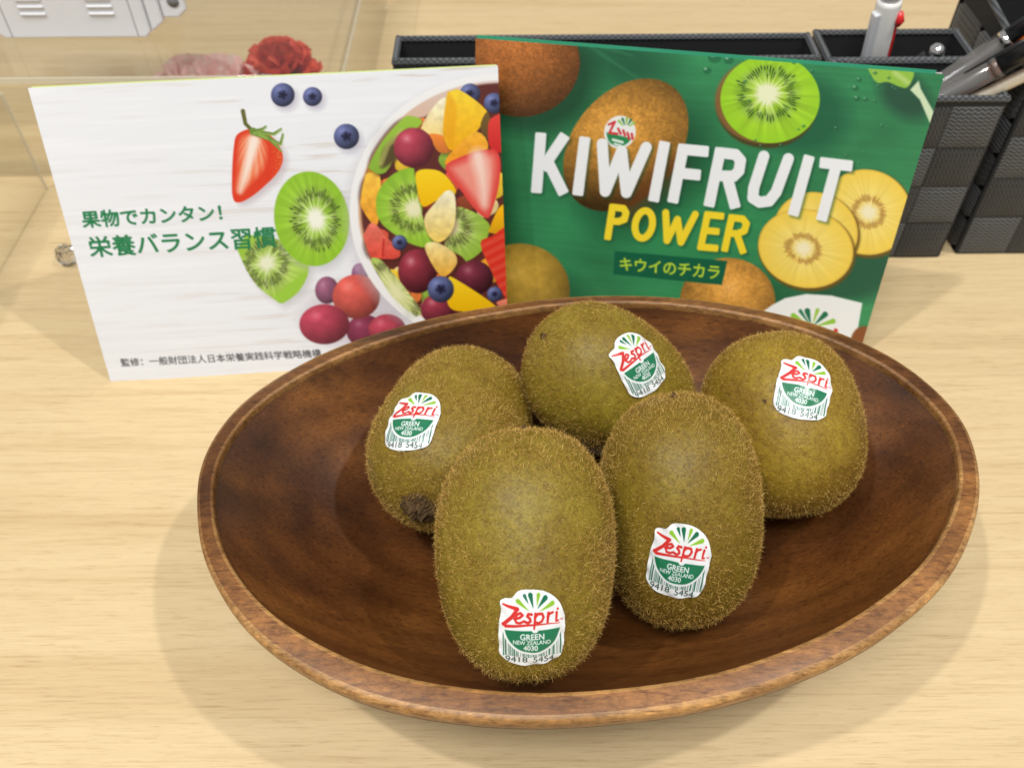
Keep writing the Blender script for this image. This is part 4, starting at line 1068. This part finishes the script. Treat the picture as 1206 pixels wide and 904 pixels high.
woven_panel(sb_, 231, 359.9, 1, 98, 92, 4, 4, 'x', 1); woven_panel(sb_, 230, 362, 1, 88, 92, 3, 5, 'y', 1, 1)

# ------------------------------------------------------------------ pens
def pen_root(nm, label, at, grp='pens in the organizer'):
    r = empty(nm, at); tag(r, label, 'pen', grp); return r
def pen_line(p_lo, y_lo, p_hi, y_hi, z_end):
    a = un_y(*p_lo, y_lo); b = un_y(*p_hi, y_hi); d = (b-a)/np.linalg.norm(b-a)
    s = (a[2]-z_end)/d[2]; return a-d*s, d, s
# white multi pen with red stripe
b0, d0, s0 = pen_line((1027, 85), 412, (1047, 4), 407, 4)
r = pen_root('multicolor_pen', 'white click pen with red stripe standing behind the green leaflet', b0)
fa, fb, _ = frame_from(d0)
lathe_along('barrel', (0, 0, 0), d0, [(0, 1.5), (12, 4.5), (14, 5.6), (s0+38, 5.8), (s0+40, 5.4)], M_SILVERPL, r, 24)
lathe_along('top', d0*(s0+40), d0*(s0+70), [(0, 4.6), (10, 4.4), (12, 3)], M_WHITEPL, r, 20)
vw = -fw; vw = vw-d0*(vw@d0); vw /= np.linalg.norm(vw); sd_ = np.cross(d0, vw); sd_ = sd_ if sd_[0] > 0 else -sd_
def strip(nm, off0, off1, t0, t1, wd, th, mat, par):
    V = []
    for tt, of in ((t0, off0), (t1, off1)):
        c_0 = d0*tt+of
        for x, y in ((-1, -1), (1, -1), (1, 1), (-1, 1)): V.append(c_0+sd_*wd*x+vw*th*y)
    o = mesh_obj(nm, V, [(0, 1, 2, 3)[::-1], (4, 5, 6, 7), (0, 1, 5, 4), (1, 2, 6, 5), (2, 3, 7, 6), (3, 0, 4, 7)], mat, par, False)
    bv = o.modifiers.new('bevel', 'BEVEL'); bv.width = .0006; bv.segments = 2; return o
strip('clip', -sd_*6.4+vw*1.5, -sd_*5.6+vw*1.5, s0-22, s0+35, 1.9, 2.2, M_WHITEPL, r)
strip('red_stripe', sd_*3.6+vw*4.4, sd_*3.6+vw*4.4, s0-22, s0+30, .8, .7, M_REDPL, r)
tube('red_slider', [d0*(s0+28)+sd_*4.3+vw*4.6, d0*(s0+31)+sd_*4.3+vw*5.4, d0*(s0+35)+sd_*4.3+vw*4.4], [1.2, 2.2, 1.2], M_REDPL, r, 12)
# black pen with chrome end
b0, d0, s0 = pen_line((1072, 84), 405, (1102, 62), 400, 6)
r = pen_root('black_pen', 'black pen with a shiny chrome end behind the green leaflet', b0)
lathe_along('barrel', (0, 0, 0), d0, [(0, 1), (10, 3.6), (s0+1, 3.7), (s0+5, 4.1), (s0+10, 4.1)], M_BLACKPL, r, 20)
L_ = np.linalg.norm(un_y(1104, 62, 400)-b0)
lathe_along('chrome_end', d0*(L_-2), d0*(L_+9), [(0, 3.5), (2, 3.9), (4, 3.6), (5.5, 2.2), (6.2, .6)], M_CHROME, r, 20)
# leaning clear pens in the cup
def clear_pen(lo, ylo, hi, yhi, rad, label, cap, capmat, inner, inmat, total):
    b0, d0, s0 = pen_line(lo, ylo, hi, yhi, 8)
    r = pen_root('clear_pen', label, b0); sp = np.linalg.norm(un_y(*hi, yhi)-un_y(*lo, ylo)); cap = s0+sp*cap; total = cap+34
    lathe_along('barrel', (0, 0, 0), d0, [(0, 1), (14, rad*.9), (20, rad), (cap, rad)], M_CLEARPL, r, 20)
    lathe_along('refill', d0*4, d0*9, [(0, .8), (cap-2, 1.9)] if inner else [(0, .8), (cap-6, 2.9)], inmat, r, 12)
    cl = tube('clip', [d0*(cap+24)+np.array([0, 0, rad+1.2]), d0*(cap+4)+np.array([0, 0, rad+1.6]), d0*(cap-14)+np.array([0, 0, rad+.9])], [1.1, 1.3, 1.0], capmat, r, 8)
    lathe_along('collar', d0*(cap+.2), d0*(cap+9), [(0, rad+.3), (3.0, rad+.3)], M_CHROME if inner else M_CLEARPL, r, 20)
    lathe_along('cap', d0*(cap+3.4), d0*(cap+20), [(0, rad*.93), (total-cap-6, rad*.88), (total-cap-4, rad*.5)], capmat, r, 20)
    return r
clear_pen((1112, 96), 378, (1190, 45), 372, 4.6, 'clear grey barrelled pen with black end, uppermost of the leaning pens', .9, M_BLACKPL, 1, M_INKTUBE, 146)
clear_pen((1116, 110), 370, (1190, 70), 364, 4.9, 'clear pen with black grip leaning below the grey barrelled one', .72, M_BLACKPL, 0, M_INKTUBE, 150)
def plain_pen(nm, label, lo, ylo, hi, yhi, rad, mat, total):
    b0, d0, s0 = pen_line(lo, ylo, hi, yhi, 8); r = pen_root(nm, label, b0)
    lathe_along('barrel', (0, 0, 0), d0, [(0, 1), (10, rad*.9), (total-3, rad), (total, rad*.6)], mat, r, 16)
    lathe_along('end_plug', d0*(total+.1), d0*(total+4), [(0, rad*.55), (3, rad*.5)], M_BLACKPL, r, 12)
plain_pen('orange_pen', 'orange pen leaning behind the black gripped pen', (1150, 96), 374, (1198, 60), 368, 3.6, M_ORANGEPL, 150)
plain_pen('beige_pen', 'beige pen lowest among the leaning pens', (1150, 116), 367, (1200, 92), 364, 2.9, M_BEIGEPL, 146)
